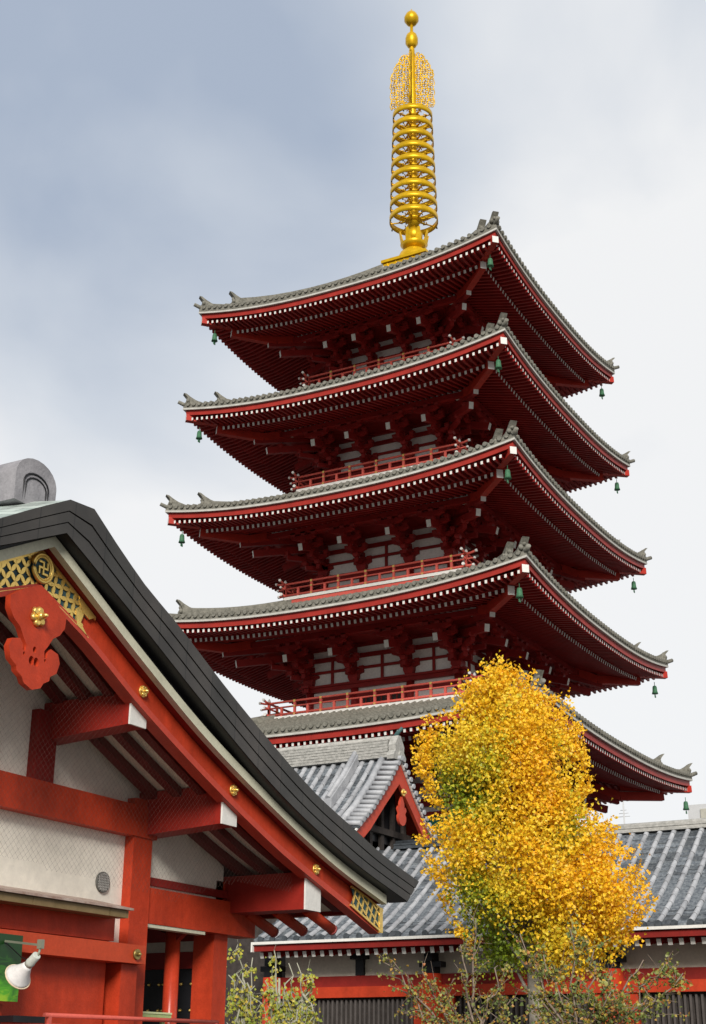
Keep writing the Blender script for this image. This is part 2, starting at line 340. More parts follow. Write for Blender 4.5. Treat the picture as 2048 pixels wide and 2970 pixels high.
            poly=[(-.9,.02),(.0,.02),(.01,H+.05),(.10,H+.22),(.26,H+.40),(.14,H+.38),(-.06,H+.24),(-.3,H+.11),(-.6,H+.02),(-.9,H-.06)] if horn else [(-.2,0),(.05,0),(.08,H+.1),(-.2,H+.05)]
            fn=lambda u,v,tt: (t+u/q2-tt/q2,-t-u/q2-tt/q2,z+v)
            hp.prism(poly,fn,-hw*.56,hw*.56)
            # ogre-face tile: plate with knobs
            for a_,b_,rr in ((-.13,.12,.1),(.13,.12,.1),(0,.3,.09)):
                c=fn(.05,H*.35+b_,a_); hp.lathe([(rr*.6,c[2]-rr),(rr,c[2]),(rr*.55,c[2]+rr)],8,(c[0],c[1]))
        seg(st,w-1.15,.34,.26,True); seg(w-1.15,w-.17,.12,.24,True)
        t=w-.17; z=zs(t,.17)
        hp.tube([(t-.05,-t+.05,z-.02),(t+.16,-t-.16,z+.0),(t+.34,-t-.34,z+.10)],.10,8,r2=.085)
        hp.build('hip_ridge',PTILE,r)
    return r
# ---------- bracket sets
def bracket_bm(corner=False):
    """local frame: wall plane y=0, outward -y, z=0 top of the head beam"""
    mb=MB()
    def blk(x,y,z,s=.26,h=.17):
        a=s/2; b=s*.36
        mb.hexa([(x-b,y-b,z),(x+b,y-b,z),(x+b,y+b,z),(x-b,y+b,z),(x-a,y-a,z+h*.55),(x+a,y-a,z+h*.55),(x+a,y+a,z+h*.55),(x-a,y+a,z+h*.55)]); mb.box((x,y,z+h*.775),(s,s,h*.45-.002))
    def arm(x,y,z,L,ax='x',w=.17,h=.2):   # boat-shaped bracket arm centred on (x,y)
        pts=[(-L/2,h*.45),(-L/2,h),(L/2,h),(L/2,h*.45),(L/2-.12,.06),(L/2-.24,0),(-L/2+.24,0),(-L/2+.12,.06)]
        fn=(lambda u,v,t:(x+u,y+t,z+v)) if ax=='x' else (lambda u,v,t:(x+t,y+u,z+v))
        mb.prism(pts,fn,-w/2,w/2)
    def arms(dirs):
        pass
    blk(0,0,0,.46,.30)
    z1=.28; arm(0,0,z1,.86)
    for x in (-.34,0,.34): blk(x,0,z1+.2,.22)
    dirs=[(0,-1)]
    if corner: dirs=[(0,-1),(1,0),(.7071,-.7071)]
    for dx,dy in dirs:
        f=1.41 if dx and dy else 1.0
        for tier,(L,z) in enumerate(((.62,z1),(1.22,z1+.38))):
            L*=f
            mb.beam((-dx*.2,-dy*.2,z+.1),(dx*L,dy*L,z+.1),.17,.2); blk(dx*L,dy*L,z+.2,.26)
            if dx==0: arm(0,-L,z+.385,1.0+.1*tier); [blk(q,-L,z+.585,.22) for q in (-.42,0,.42)]
            elif dy==0: arm(L,0,z+.385,1.0+.1*tier,'y'); [blk(L,q,z+.585,.22) for q in (-.42,0,.42)]
        # tail rafter (slopes down and out) with white end
        T=2.13*f if not (dx and dy) else 2.30*f
        mb.beam((-dx*.1,-dy*.1,1.42),(dx*T,dy*T,.78),.2,.3,endm=1)
        if dx and dy:
            T2=2.72*f; mb.beam((0,0,1.85),(dx*T2,dy*T2,1.20),.22,.32,endm=1)
        blk(dx*1.84*f,dy*1.84*f,1.0,.27)
        if dx==0: arm(0,-1.84,1.18,1.15); [blk(q,-1.84,1.38,.24) for q in (-.5,0,.5)]
        elif dy==0: arm(1.84,0,1.18,1.15,'y'); [blk(1.84,q,1.38,.24) for q in (-.5,0,.5)]
    if corner: arm(0,0,z1,.86,'y')
    return mb
BR=None; BC=None
def storey(k):
    global BR,BC
    a=AW[k]; b=BW[k]; zc=ZC[k]; zb=zc-2.33; zt=zb   # top of head beam
    zl=(RZ[k]-.6) if k>1 else 8.2
    mb=MB()
    for s in range(4):
        mb.M=rot(s)
        mb.m=0
        mb.quad((-a,-a+.04,zl-.3),(a,-a+.04,zl-.3),(a,-a+.04,zt+2.6),(-a,-a+.04,zt+2.6))
        mb.m=1
        mb.b2((-a-.32,-a-.13,zt-.27),(a+.32,-a+.10,zt-.10)); mb.b2((-a-.42,-a-.2,zt-.097),(a+.42,-a+.14,zt))      # head beam + plate
        mb.b2((-a,-a-.06,zt+.52),(a,-a+.03,zt+.63)); mb.b2((-a,-a-.07,zt+1.02),(a,-a+.03,zt+1.2)); mb.b2((-a,-a-.09,zt+1.5),(a,-a+.03,zt+2.5))
        mb.b2((-a,-a-.10,zt-.66),(a,-a+.03,zt-.5)); mb.b2((-a,-a-.14,zl),(a,-a+.03,zl+.22))
        # struts between brackets
        mids=[0] if k==3 else ([0,(a+b)/2,-(a+b)/2] if k<=2 else [])
        for x in mids: mb.b2((x-.055,-a-.05,zt),(x+.055,-a+.03,zt+1.02))
        # purlin carrying the rafters and the cream strip over it
        y=-a-1.86; d=W[k]-1.12+y; zp=zc-UU[k]-.42+.27*d-.08
        mb.b2((-a-2.0,y-.1,zp-.24),(a+2.0,y+.1,zp-.01))
        mb.m=0; mb.b2((-a-1.9,y+.02,zp),(a+1.9,y+.06,zp+.15)); mb.m=1
        # slatted cove between bracket arms
        zz0=zt+1.50; zz1=zp-.2
        mb.m=0; mb.quad((-a-1.1,-a-1.2,zz0+.14),(a+1.1,-a-1.2,zz0+.14),(a+1.6,-a-1.75,zz1),(-a-1.6,-a-1.75,zz1)); mb.m=1
        n=int(2*(a+1.2)/.16)
        for i in range(n+1):
            x=-(a+1.2)+2*(a+1.2)*i/n; mb.beam((x,-a-1.18,zz0+.12),(x,-a-1.76,zz1-.02),.14,.05)
        mb.quad((-a-1,-a-.03,zz0+.12),(a+1,-a-.03,zz0+.12),(a+1.2,-a-1.2,zz0+.135),(-a-1.2,-a-1.2,zz0+.135))
        # bays below the beam
        mb.b2((-b+.16,-a-.045,zl+.2),(b-.16,-a+.03,zt-.66)) if k>1 else None
        if k>1:
            mb.m=2; mb.b2((-b+.3,-a-.075,zl+.22),(b-.3,-a-.05,zt-.68)); mb.m=1
            for i in range(9): x=-b+.34+(2*b-.68)*i/8; mb.b2((x-.02,-a-.10,zl+.22),(x+.02,-a-.077,zt-.68))
        else:
            for sx in (-1,1):
                x0,x1=sorted((sx*(b+.22),sx*(a-.2))); mb.m=3; mb.b2((x0,-a-.05,zt-2.3),(x1,-a-.02,zt-.68))
                for i in range(9): x=x0+(x1-x0)*(i+.5)/9; mb.b2((x-.03,-a-.10,zt-2.3),(x+.03,-a-.052,zt-.68))
                mb.m=1; mb.b2((x0-.1,-a-.12,zt-2.45),(x1+.1,-a,zt-2.303))
            mb.m=1; mb.b2((-b+.2,-a-.07,zl),(b-.2,-a,zt-.68))
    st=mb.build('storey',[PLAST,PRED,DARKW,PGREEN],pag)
    if k>1:
        pass
    for s in range(4):
        for x in (-a,-b,b):
            c=MB(); c.M=rot(s); c.lathe([(.17,zl),(.17,zt-.27)],12,(x,-a)); c.build('column',PRED,st)
    if BR is None:
        BR=bracket_bm().build('bracket',[PRED,PWHITE],st); BC=bracket_bm(True).build('corner_bracket',[PRED,PWHITE],st); fb,fc=BR,BC
    else: fb=cp(BR,st); fc=cp(BC,st)
    first=True; fc1=True
    for s in range(4):
        for x in (-b,b):
            o=fb if first else cp(BR,st); first=False
            o.matrix_local=rot(s)@Matrix.Translation((x,-a,zt))
        o=fc if fc1 else cp(BC,st); fc1=False
        o.matrix_local=rot(s)@Matrix.Translation((a,-a,zt))
    # balcony and railing
    if k>1:
        r=RW[k]; z=RZ[k]; dk=MB()
        for s in range(4):
            dk.M=rot(s); dk.m=1; dk.b2((-r-.02,-r-.02,z-.90),(r-.18,-r+.15,z-.735)); dk.m=0; dk.b2((-r-.06,-r-.06,z-.73),(r-.20,-r+.15,z-.60)); dk.m=1; dk.b2((-r,-r+.15,z-.72),(r-.15,-a+.02,z-.63))
        dk.build('balcony_deck',[PWHITE,PRAIL],st)
        for s in range(4):
            q=MB(); q.M=rot(s)
            for h,rr,ex in ((-.0,.048,.42),(-.22,.038,.34),(-.52,.055,.28)):
                zz=z+h; sag=lambda x:0
                q.m=0
                if h==0:
                    pts=[(-r-ex,-r,zz+.07),(-r-ex*.5,-r,zz+.015),(-r,-r,zz),(r,-r,zz),(r+ex*.5,-r,zz+.015),(r+ex,-r,zz+.07)]
                else: pts=[(-r-ex,-r,zz),(r+ex,-r,zz)]
                q.tube(pts,rr,6); q.m=1
                for sx in (-1,1): q.tube([(sx*(r+ex-.02),-r,pts[0][2]),(sx*(r+ex+.07),-r,pts[0][2]+(.01 if h==0 else 0))],rr*1.25,6)
            n=int(2*r/.62)
            for i in range(n+1):
                x=-r+2*r*i/n; big=i%2==0; q.m=0
                q.b2((x-.05,-r-.04,z-.6),(x+.05,-r+.04,z-.02 if big else z-.22))
                if big:
                    q.m=2; q.b2((x-.05,-r-.05,z-.25),(x+.05,-r+.05,z-.19)); q.b2((x-.05,-r-.05,z-.05),(x+.05,-r+.05,z+.045)); q.b2((x-.05,-r-.05,z-.57),(x+.05,-r+.05,z-.5))
            q.m=0; q.b2((r-.05,-r-.05,z-.6),(r+.05,-r+.05,z+.05)); q.m=1; q.lathe([(.06,z+.05),(.07,z+.1),(.02,z+.2)],8,(r,-r))
            q.build('railing',[PRAIL,PWHITE,GILT],st)
    return st
for k in (1,2,3,4,5):
    roof(k); storey(k)
pb=MB(); pb.box((0,0,4.1),(11,11,8.2)); pb.build('base',STONE,pag)
# ---------- finial
def finial():
    ro=MB(); 
    q=1.12
    ro.b2((-q,-q,37.25),(q,q,37.78)); ro.b2((-q-.09,-q-.09,37.82),(q+.09,q+.09,37.97)); ro.b2((-q+.05,-q+.05,37.775),(q-.05,q-.05,37.825))
    for s in range(4):
        ro.M=rot(s)
        for i in range(5): x=-.9+.45*i; ro.b2((x-.03,-q-.025,37.3),(x+.03,-q,37.78))
    f=ro.build('finial',GOLD,pag)
    d=MB(); d.lathe([(.84,37.97),(.84,38.1),(.82,38.35),(.70,38.62),(.48,38.82),(.33,38.9)],28); d.build('dome',GOLD,f)
    fl=MB(); fl.lathe([(.3,38.88),(.52,38.98),(.68,39.15),(.60,39.2),(.35,39.2)],24)
    for i in range(8):
        t=i*math.pi/4; c,s_=math.cos(t),math.sin(t); fl.beam((.6*c,.6*s_,39.12),(.74*c,.74*s_,39.78),.3,.05,up=(c,s_,0),w2=.12)
    fl.lathe([(.30,39.2),(.42,39.55),(.44,39.75),(.34,39.95),(.30,40.1)],20); fl.build('lotus',GOLD,f)
    sh=MB(); sh.lathe([(.27,40.05),(.25,41.2),(.20,46.5),(.20,47.2),(.15,51),(.09,51.2),(.08,53)],14); sh.build('shaft',GOLD,f)
    for i in range(9):
        z=40.58+(46.71-40.58)*i/8; r=1.21-.19*i/8; m=MB(); h=.155
        m.lathe([(r-.02,z-h),(r,z-h),(r,z+h),(r-.02,z+h)],36)
        # make it a hollow band: inner wall too
        m=MB(); n=36; m.smooth=True
        A=[[m.vert((rr*math.cos(2*math.pi*j/n),rr*math.sin(2*math.pi*j/n),zz)) for j in range(n)] for rr,zz in ((r,z-h),(r,z+h),(r-.05,z+h),(r-.05,z-h))]
        for u in range(4):
            for j in range(n): m.face([A[u][j],A[u][(j+1)%n],A[(u+1)%4][(j+1)%n],A[(u+1)%4][j]])
        m.smooth=False
        for j in range(8):
            t=j*math.pi/4+.2; c,s_=math.cos(t),math.sin(t); m.beam((.18*c,.18*s_,z),(.62*c,.62*s_,z-.02),.10,.05); m.beam((.62*c,.62*s_,z-.02),((r-.05)*c,(r-.05)*s_,z),.05,.05)
            m.tube([(.62*c-s_*.14,.62*s_+c*.14,z),(.78*c,.78*s_,z),(.62*c+s_*.14,.62*s_-c*.14,z)],.03,5)
        m.lathe([(.28,z-.12),(.44,z-.03),(.44,z+.02),(.28,z+.12)],14)
        for j in range(8):
            t=j*math.pi/4; c,s_=math.cos(t)*r,math.sin(t)*r; m.m=1; m.tube([(c,s_,z-h),(c,s_,z-h-.10)],.03,5,r2=.045); m.m=0
        m.build('ring',[GOLD,mat('dark bell bronze',(.10,.09,.05),.5)],f)
    # openwork flame vanes
    rnd=random.Random(4)
    for s in range(4):
        v=MB(); ang=s*math.pi/2+.35; c,s_=math.cos(ang),math.sin(ang)
        Wd=lambda z: 1.12*min(1,max(.25,(z-47.1)/.5+.75))*(1-max(0,(z-49.1)/1.9)**1.6*.75)
        fn=lambda u,z:(u*c,u*s_,z)
        z=47.35
        while z<50.75:
            u=.2
            while u<Wd(z):
                a0=rnd.random()*6.28; R0=.085+rnd.random()*.04
                pts=[fn(u+R0*(.4+.6*t)*math.cos(a0+4.6*t),z+R0*(.4+.6*t)*math.sin(a0+4.6*t)) for t in frange(0,1,6)]
                v.tube(pts,.026,4,cap=False); u+=.135
            z+=.135
        for e in (0,.33,.66,1.0):
            pts=[]
            for i in range(18):
                zz=47.3+3.4*i/17; pts.append(fn(.18+(Wd(zz)-.18)*e+.05*math.sin(i*2.1+e*5),zz))
            v.tube(pts,.028,4,cap=False)
        for i in range(10):
            zz=47.35+.34*i; v.tube([fn(.15,zz),fn(Wd(zz)*.5,zz+.1),fn(Wd(zz)*.98,zz+.03)],.018,4,cap=False)
        v.build('flame_vane',GOLD,f)
    j=MB(); j.lathe([(.08,51.15),(.24,51.25),(.25,51.3),(.33,51.42),(.33,51.72),(.27,51.95),(.12,52.12),(.08,52.2)],20); j.build('jewel',GOLD,f)
    j=MB(); j.lathe([(.1,52.62),(.26,52.7),(.30,52.78),(.38,52.9),(.38,53.1),(.28,53.33),(.14,53.47),(.04,53.6),(.01,53.68)],20); j.build('jewel',GOLD,f)
finial()
# ---------- wind bells
bm=MB(); bm.lathe([(.05,.20),(.10,.185),(.13,.10),(.145,-.12),(.19,-.26),(.16,-.26)],12); bm.tube([(0,0,.2),(0,0,.42)],.02,5); bm.b2((-.02,-.09,-.47),(.02,.09,-.33)); bm.tube([(0,0,-.1),(0,0,-.35)],.012,4)
NM={5:'topmost',4:'second highest',3:'middle',2:'fourth',1:'lowest'}
pb_=None
for k in (5,4,3,2,1):
    for cx,cy,cn in ((-1,-1,'left'),(1,-1,'near'),(1,1,'right')):
        if (k,cn) in ((2,'left'),(1,'left'),(1,'near')): continue
        d=W[k]-(.55 if k>1 else .3)
        if pb_ is None: pb_=bm.build('wind_bell',GREEN); o=pb_
        else: o=cp(pb_)
        o.location=(cx*d,cy*d,ZC[k]-1.14); o.scale=(.78,.78,.82)
        tag(o,f'green bronze wind bell hanging from the {cn} corner of the {NM[k]} pagoda roof','wind bell','wind bells under the pagoda roof corners')
# ================================================================= TEMPLE HALL BEHIND (grey tiles)
def tiled(mb,x0,x1,prof,sp=.41,r=.075,off=0.0,step=.27,cap=True):
    """prof: (y,z) from eave to ridge. material 0 barrels, 1 pans, 2 caps"""
    f=smooth_curve([(i,p[1]) for i,p in enumerate(prof)]); 
    L=[0]
    for a,b in zip(prof,prof[1:]): L.append(L[-1]+math.dist(a,b))
    fy=lambda s: lerp(list(zip(L,[p[0] for p in prof])),s); fz=smooth_curve(list(zip(L,[p[1] for p in prof])))
    T=L[-1]; n=int(T/step); st=T/n; rnd=random.Random(3)
    i0=math.floor((x0-off)/sp); rows=[off+sp*i for i in range(i0,int((x1-off)/sp)+1) if x0+.02<=off+sp*i<=x1-.02]
    xs=[x0]+rows+[x1]
    mb.m=1
    for a,b in zip(xs,xs[1:]):
        u=[a,a+(b-a)*.3,a+(b-a)*.7,b]; dz=[0,-.035,-.035,0]
        for k in range(n):
            s0,s1=k*st,(k+1)*st; j=rnd.uniform(-.006,.006)
            A=[(x,fy(s0)-.015,fz(s0)+d+.028+j) for x,d in zip(u,dz)]; B=[(x,fy(s1),fz(s1)+d+j) for x,d in zip(u,dz)]; C=[(x,fy(s0)-.015,fz(s0)+d-.02) for x,d in zip(u,dz)]
            mb.strip(A,B); mb.strip(C,A)
    for x in rows:
        mb.m=0; nn=max(4,int(T/.42)); prev=None; j=rnd.uniform(-.01,.01)
        for k in range(nn):
            s0,s1=T*k/nn,T*(k+1)/nn; jj=rnd.uniform(-.008,.008)
            P=[]
            for s,rr in ((s0-.02,r*1.07),(s1,r*.94)):
                P.append([(x+j+jj+rr*math.cos(t),fy(max(0,s)) - (.05 if s<0 else 0),fz(max(s,-.0))+.01+rr*1.15*math.sin(t)) for t in [math.pi*(1-i/6) for i in range(7)]])
            mb.smooth=True; mb.strip(P[0],P[1]); mb.smooth=False
        if cap:
            mb.m=2; y=fy(0)-.055; z=fz(0)+.012; c=[mb.vert((x+j+r*1.2*math.cos(t*math.pi/5),y,z+r*1.2*math.sin(t*math.pi/5))) for t in range(10)]; d=[mb.vert((x+j+r*1.2*math.cos(t*math.pi/5),y+.1,z+r*1.2*math.sin(t*math.pi/5))) for t in range(10)]
            mb.face(c); [mb.face([c[i],d[i],d[(i+1)%10],c[(i+1)%10]]) for i in range(10)]
th=tag(empty('temple_hall'),'long red temple hall with grey tiled roof and small red gable behind the yellow tree','temple hall')
XL,XR=3.16,23.0; YE=-17.6
low=MB(); tiled(low,XL,XR,[(YE,4.93),(-16.3,5.62),(-14.6,6.68),(-12.62,8.06)],off=6.68-.01)
low.m=1; low.quad((XL,-12.6,8.05),(XR,-12.6,8.05),(XR,-7.5,5),(XL,-7.5,5)); low.quad((XL,YE,4.86),(XR,YE,4.86),(XR,-12.5,7.9),(XL,-12.5,7.9))
rf=low.build('roof',[GTILE,GTILE2,GCAP],th)
rd=MB()
for a_,b_,m_ in ((5.3,8.6,1),(8.603,XR,0)):
    rd.m=m_
    for z,wd in ((8.0,.24),(8.06,.19),(8.12,.21)): rd.b2((a_,-12.62-wd,z),(b_,-12.62+wd,z+.052))
    rd.tube([(a_,-12.62,8.2),(b_,-12.62,8.2)],.10,10)
rd.build('ridge',[GRIDGE,GCAP],rf)
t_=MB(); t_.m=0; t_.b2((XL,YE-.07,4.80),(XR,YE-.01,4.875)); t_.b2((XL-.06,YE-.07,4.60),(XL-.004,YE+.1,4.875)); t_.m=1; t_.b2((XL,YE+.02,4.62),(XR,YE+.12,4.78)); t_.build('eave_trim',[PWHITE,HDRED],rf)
ra=MB(); x=6.18-.29*10
while x<XR: ra.beam((x,-15.9,5.05),(x,-17.34,4.52),.12,.165,endm=1); x+=.29
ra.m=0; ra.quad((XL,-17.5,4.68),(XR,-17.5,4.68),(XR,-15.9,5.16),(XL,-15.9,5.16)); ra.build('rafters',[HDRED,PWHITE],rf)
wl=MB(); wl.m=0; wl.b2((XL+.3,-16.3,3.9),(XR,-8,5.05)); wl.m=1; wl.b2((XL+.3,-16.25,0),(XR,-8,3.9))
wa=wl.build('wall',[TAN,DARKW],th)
be=MB(); be.m=0; be.b2((XL+.2,-16.42,3.66),(XR,-16.2,3.95)); be.m=1; be.b2((XL+.2,-16.48,3.36),(XR,-16.2,3.655)); be.m=0; be.b2((XL+.2,-16.4,4.56),(XR,-16.2,4.72)); be.b2((XL+.2,-16.36,1.0),(XR,-16.25,1.2)); be.build('beam',[HDRED,HRED],wa)
for i in range(4):
    px=3.13+5.24*i
    c=MB(); c.m=0; c.lathe([(.27,0),(.27,3.95)],18,(px,-16.5)); c.m=1; c.b2((px-.16,-16.7,3.96),(px+.16,-16.2,4.12)); c.b2((px-.34,-16.62,4.12),(px+.34,-16.2,4.27)); c.b2((px-.12,-16.75,4.27),(px+.12,-16.2,4.5))
    c.build('pillar',[HRED,BLACK],th)
    if i: c=MB(); c.b2((px-.62,-16.42,0),(px+.62,-16.27,3.35)); c.build('door_board',HRED,th)
    c=MB(); c.m=1; c.b2((px+2.76,-16.42,3.96),(px+3.02,-16.28,4.55)); c.b2((px+2.62,-16.5,4.40),(px+3.16,-16.28,4.555)); c.build('strut',[HDRED,BLACK],wa)
    if i<4:
        c=MB(); x=px+.75
        while x<px+4.6: c.b2((x,-16.36,1.2),(x+.06,-16.27,3.3)); x+=.15
        c.build('window_lattice',mat('lattice timber',(.085,.075,.07),.6,var=.2),wa)
# tall roof with gable
up_=MB(); tiled(up_,-9,4.8,[(-15.7,8.22),(-14.5,9.08),(-13.5,9.98),(-12.5,11.05)],sp=.37,r=.09,off=4.78,cap=True)
pf=[(-12.5,11.05),(-13.5,9.98),(-14.5,9.08),(-15.7,8.22)]
up_.m=1; mir=lambda y:-25.0-y
b_=[(mir(y),z) for y,z in pf]; up_.strip([(-9,y,z) for y,z in b_],[(5.4,y,z) for y,z in b_])
up_.strip([(-9,y,z-.16) for y,z in pf],[(5.4,y,z-.16) for y,z in pf]); up_.b2((-9,-15.62,7.9),(5.3,-15.5,8.15))
ur=up_.build('upper_roof',[GTILE,GTILE2,GCAP],th)
vt=MB()   # verge tiles pointing outwards along both rakes
for sgn in (1,-1):
    P=[(y if sgn>0 else mir(y),z) for y,z in pf]; L=[0]
    for a,b in zip(P,P[1:]): L.append(L[-1]+math.dist(a,b))
    n=int(L[-1]/.27)
    for i in range(n):
        s=.12+.27*i; y=lerp(list(zip(L,[p[0] for p in P])),s); z=lerp(list(zip(L,[p[1] for p in P])),s)
        vt.tube([(4.85,y,z+.06),(5.5,y,z+.01)],.085,8); y2=lerp(list(zip(L,[p[0] for p in P])),s+.13); z2=lerp(list(zip(L,[p[1] for p in P])),s+.13); vt.m=1; vt.b2((4.85,min(y,y2),z2-.06),(5.45,max(y,y2)+.02,z2-.0)); vt.m=0
    vt.tube([(4.8,y,z+.10) for y,z in P],.115,8)
vt.build('verge_tiles',[GTILE,GTILE2],ur)
kd=MB()   # descending ridge
for (ya,za),(yb,zb) in zip(pf,pf[1:3]): kd.beam((3.8,ya,za+.2),(3.8,yb,zb+.2),.24,.42,up=(1,0,0)) if False else kd.hexa([(3.66,ya,za),(3.94,ya,za),(3.94,yb,zb),(3.66,yb,zb),(3.66,ya,za+.4),(3.94,ya,za+.4),(3.94,yb,zb+.4),(3.66,yb,zb+.4)])
kd.tube([(3.8,y,z+.42) for y,z in pf[:3]],.09,8); kd.build('descending_ridge',GTILE,ur)
rg=MB()
rr_=random.Random(8)
for i in range(13):
    z=11.02+.047*i; x=-9.0
    while x<5.05:
        x2=min(5.05,x+rr_.uniform(.28,.42)); wd=(.225 if i%2 else .24)+rr_.uniform(-.006,.006); rg.b2((x,-12.5-wd,z),(x2-.006,-12.5+wd,z+.040)); x=x2
rg.tube([(-9,-12.5,11.66),(5.1,-12.5,11.66)],.11,10); rg.build('ridge',GRIDGE,ur)
og=MB()
pl=[(-.42,0),(.42,0),(.46,.12),(.30,.30),(.33,.48),(.2,.66),(.08,.82),(-.08,.82),(-.2,.66),(-.33,.48),(-.30,.30),(-.46,.12)]
og.prism([(u,v) for u,v in pl],lambda u,v,t:(5.12+t,-12.5+u,10.92+v),0,.26)
og.m=1; og.tube([(5.2,-12.5,11.7),(5.33,-12.5,11.86),(5.48,-12.5,12.0)],.09,7,r2=.05); og.m=0
og.tube([(5.1,-12.5,11.1),(5.45,-12.5,11.1)],.13,8)
og.build('ridge_end_tile',[GRIDGE,mat('teal glaze',(.06,.13,.13),.5)],ur)
# gable boards
gb=MB()
for sgn in (1,-1):
    P=[(y if sgn>0 else mir(y),z-.17) for y,z in pf]
    Q=[(y,z-(.50 if i else .74)) for i,(y,z) in enumerate(P)]
    P.append((P[-1][0]+(-.15*sgn),P[-1][1]-.08)); Q.append((Q[-1][0]-(-.0)*sgn,Q[-1][1]))
    for X0,X1 in ((5.25,5.36),):
        gb.m=0; gb.sweep4([[(X0,y,z) for y,z in P],[(X1,y,z) for y,z in P],[(X1,y,z) for y,z in Q],[(X0,y,z) for y,z in Q]])
    gb.m=1; gb.strip([(4.55,y,z+.02) for y,z in P],[(5.3,y,z+.02) for y,z in P])
    gb.m=2; gb.sweep4([[(5.36,y,z+.10) for y,z in P],[(5.42,y,z+.10) for y,z in P],[(5.42,y,z+.03) for y,z in P],[(5.36,y,z+.03) for y,z in P]])
gb.build('gable_board',[mat('gable red paint',(.50,.06,.03),.5,var=.12),HRED,PWHITE],ur)
gp=MB(); gp.m=0; gp.face([gp.vert(p) for p in ((4.6,-12.5,10.6),(4.6,-15.5,7.9),(4.6,-9.5,7.9))]); gp.m=1
for y in (-14.1,-13.3,-12.5,-11.7,-10.9): gp.b2((4.62,y-.09,7.9),(4.74,y+.09,10.75-abs(y+12.5)*.95))
gp.b2((4.62,-15,8.55),(4.80,-10,8.75)); gp.build('pediment',[BLACK,DARKW],ur)
gg=[(0,0),(.16,.04),(.26,.16),(.28,.30),(.20,.38),(.30,.52),(.24,.62),(.16,.55),(.14,.75),(0,.95),(-.14,.75),(-.16,.55),(-.24,.62),(-.30,.52),(-.20,.38),(-.28,.30),(-.26,.16),(-.16,.04)]
ge=shape('gable_pendant',[gg],.08,MATS['gable red paint'],lambda u,v,t:(5.42+t,-12.5+u,8.78+v),ur)
q=MB(); q.tube([(5.47,-12.5,9.85),(5.52,-12.5,9.85)],.12,10); q.tube([(5.52,-12.5,9.85),(5.6,-12.5,9.85)],.05,8); q.build('rosette',GILT,ge)
bd=MB(); bd.b2((-8.5,-15.3,0),(4.6,-9.7,8.3)); bd.build('body',DARKW,th)
# ================================================================= FAR BUILDING AND ANTENNA
fb=MB(); fb.m=0; fb.b2((2.2,33,0),(18,45,16.6)); fb.m=1; fb.b2((3.0,32.9,15.6),(4.1,33.05,16.3)); fb.m=0; fb.b2((6,36,16.6),(10,40,18.0)); fb.m=2; fb.b2((4.4,32.95,15.5),(4.7,33.06,16.3))
o=empty('office_block',(8,38,0)); tag(o,'pale grey concrete block just above the right end of the grey roof','building')
CON=mat('far concrete',(.55,.56,.57),.9,var=.05); 
w_=fb.build('wall',[CON,mat('far panel',(.45,.44,.38),.8),mat('far glass',(.16,.2,.25),.3)]); w_.location=(-8,-38,0); w_.parent=o
wn=MB()
for r_ in range(5):
    for c_ in range(7): wn.b2((5+c_*1.8,32.93,2+r_*2.8),(6.2+c_*1.8,33.02,3.5+r_*2.8))
w2_=wn.build('window',MATS['far glass']); w2_.location=(-8,-38,0); w2_.parent=o; w2_['kind']='stuff' if False else ''
del w2_['kind']
an=MB(); an.tube([(-1.9,33,0),(-1.9,33,17.2)],.05,5); [an.tube([(-2.3+.1*i,33,16.2+.2*i),(-1.5-.1*i,33,16.2+.2*i)],.02,4) for i in range(3)]
tag(an.build('antenna',CON),'thin antenna pole against the sky left of the pale concrete block','antenna')
# ================================================================= LEFT HALL (dark copper roof, white gable wall)
Y0=-42.727
lh=tag(empty('main_hall'),'near red hall with dark copper gable roof, white wall and gold fittings at the left','temple hall')
TR=[(0,7.30),(.41,7.33),(.95,6.99),(1.40,6.74),(2.08,6.44),(3.1,5.94),(4.11,5.485),(5.35,4.98),(6.48,4.64),(7.37,4.385),(8.49,4.144)]
TL=[(0,7.30),(-.52,7.02),(-1.03,6.73),(-1.5,6.47),(-2.3,6.08),(-3.3,5.64),(-4.4,5.21),(-5.5,4.85),(-6.6,4.55),(-7.6,4.32),(-8.5,4.14)]
BRt=[(0,6.912),(.6,6.63),(1.33,6.29),(2.9,5.53),(4.6,4.79),(6.4,4.22),(8.13,3.82)]
CB=[(0,6.785),(.7,6.42),(1.53,5.985),(3.0,5.28),(4.61,4.66),(6.2,4.14),(7.76,3.755)]
BB=[(0,6.30),(.85,5.96),(1.88,5.442),(3.4,4.79),(4.99,4.197),(6.0,3.89),(6.9,3.63),(7.8,3.362)]
fBR,fCB,fBB=(smooth_curve(P) for P in (BRt,CB,BB))
fTR=lambda y: lerp(TR,y) if y<1.2 else smooth_curve(TR)(y)
fTL=lambda y: smooth_curve(sorted(TL))(y)
GR,GRED=None,None
Yh=lambda o:Y0+o
rf=MB(); n=30
def ysr(a,b,n=30): return [a+(b-a)*i/n for i in range(n+1)]
yt=[0,.41]+ysr(.55,8.49,28); yb=[0,.36]+ysr(.5,8.13,28)
ytl=ysr(0,-8.5); ybl=ysr(0,-8.13)
rf.m=1
for fn_,ys_ in ((fTR,yt),(fTL,ytl)): rf.strip([(-3,Yh(y),fn_(y)+.13) for y in ys_],[(15.85,Yh(y),fn_(y)+.13) for y in ys_]); rf.strip([(15.85,Yh(y),fn_(y)+.13) for y in ys_],[(16.69,Yh(y),fn_(y)) for y in ys_])
rf.m=0
rf.strip([(-3,Yh(y),fBR(y)+.02) for y in yb],[(16.6,Yh(y),fBR(y)+.02) for y in yb]); rf.strip([(-3,Yh(y),fBR(-y)+.02) for y in ybl],[(16.6,Yh(y),fBR(-y)+.02) for y in ybl])
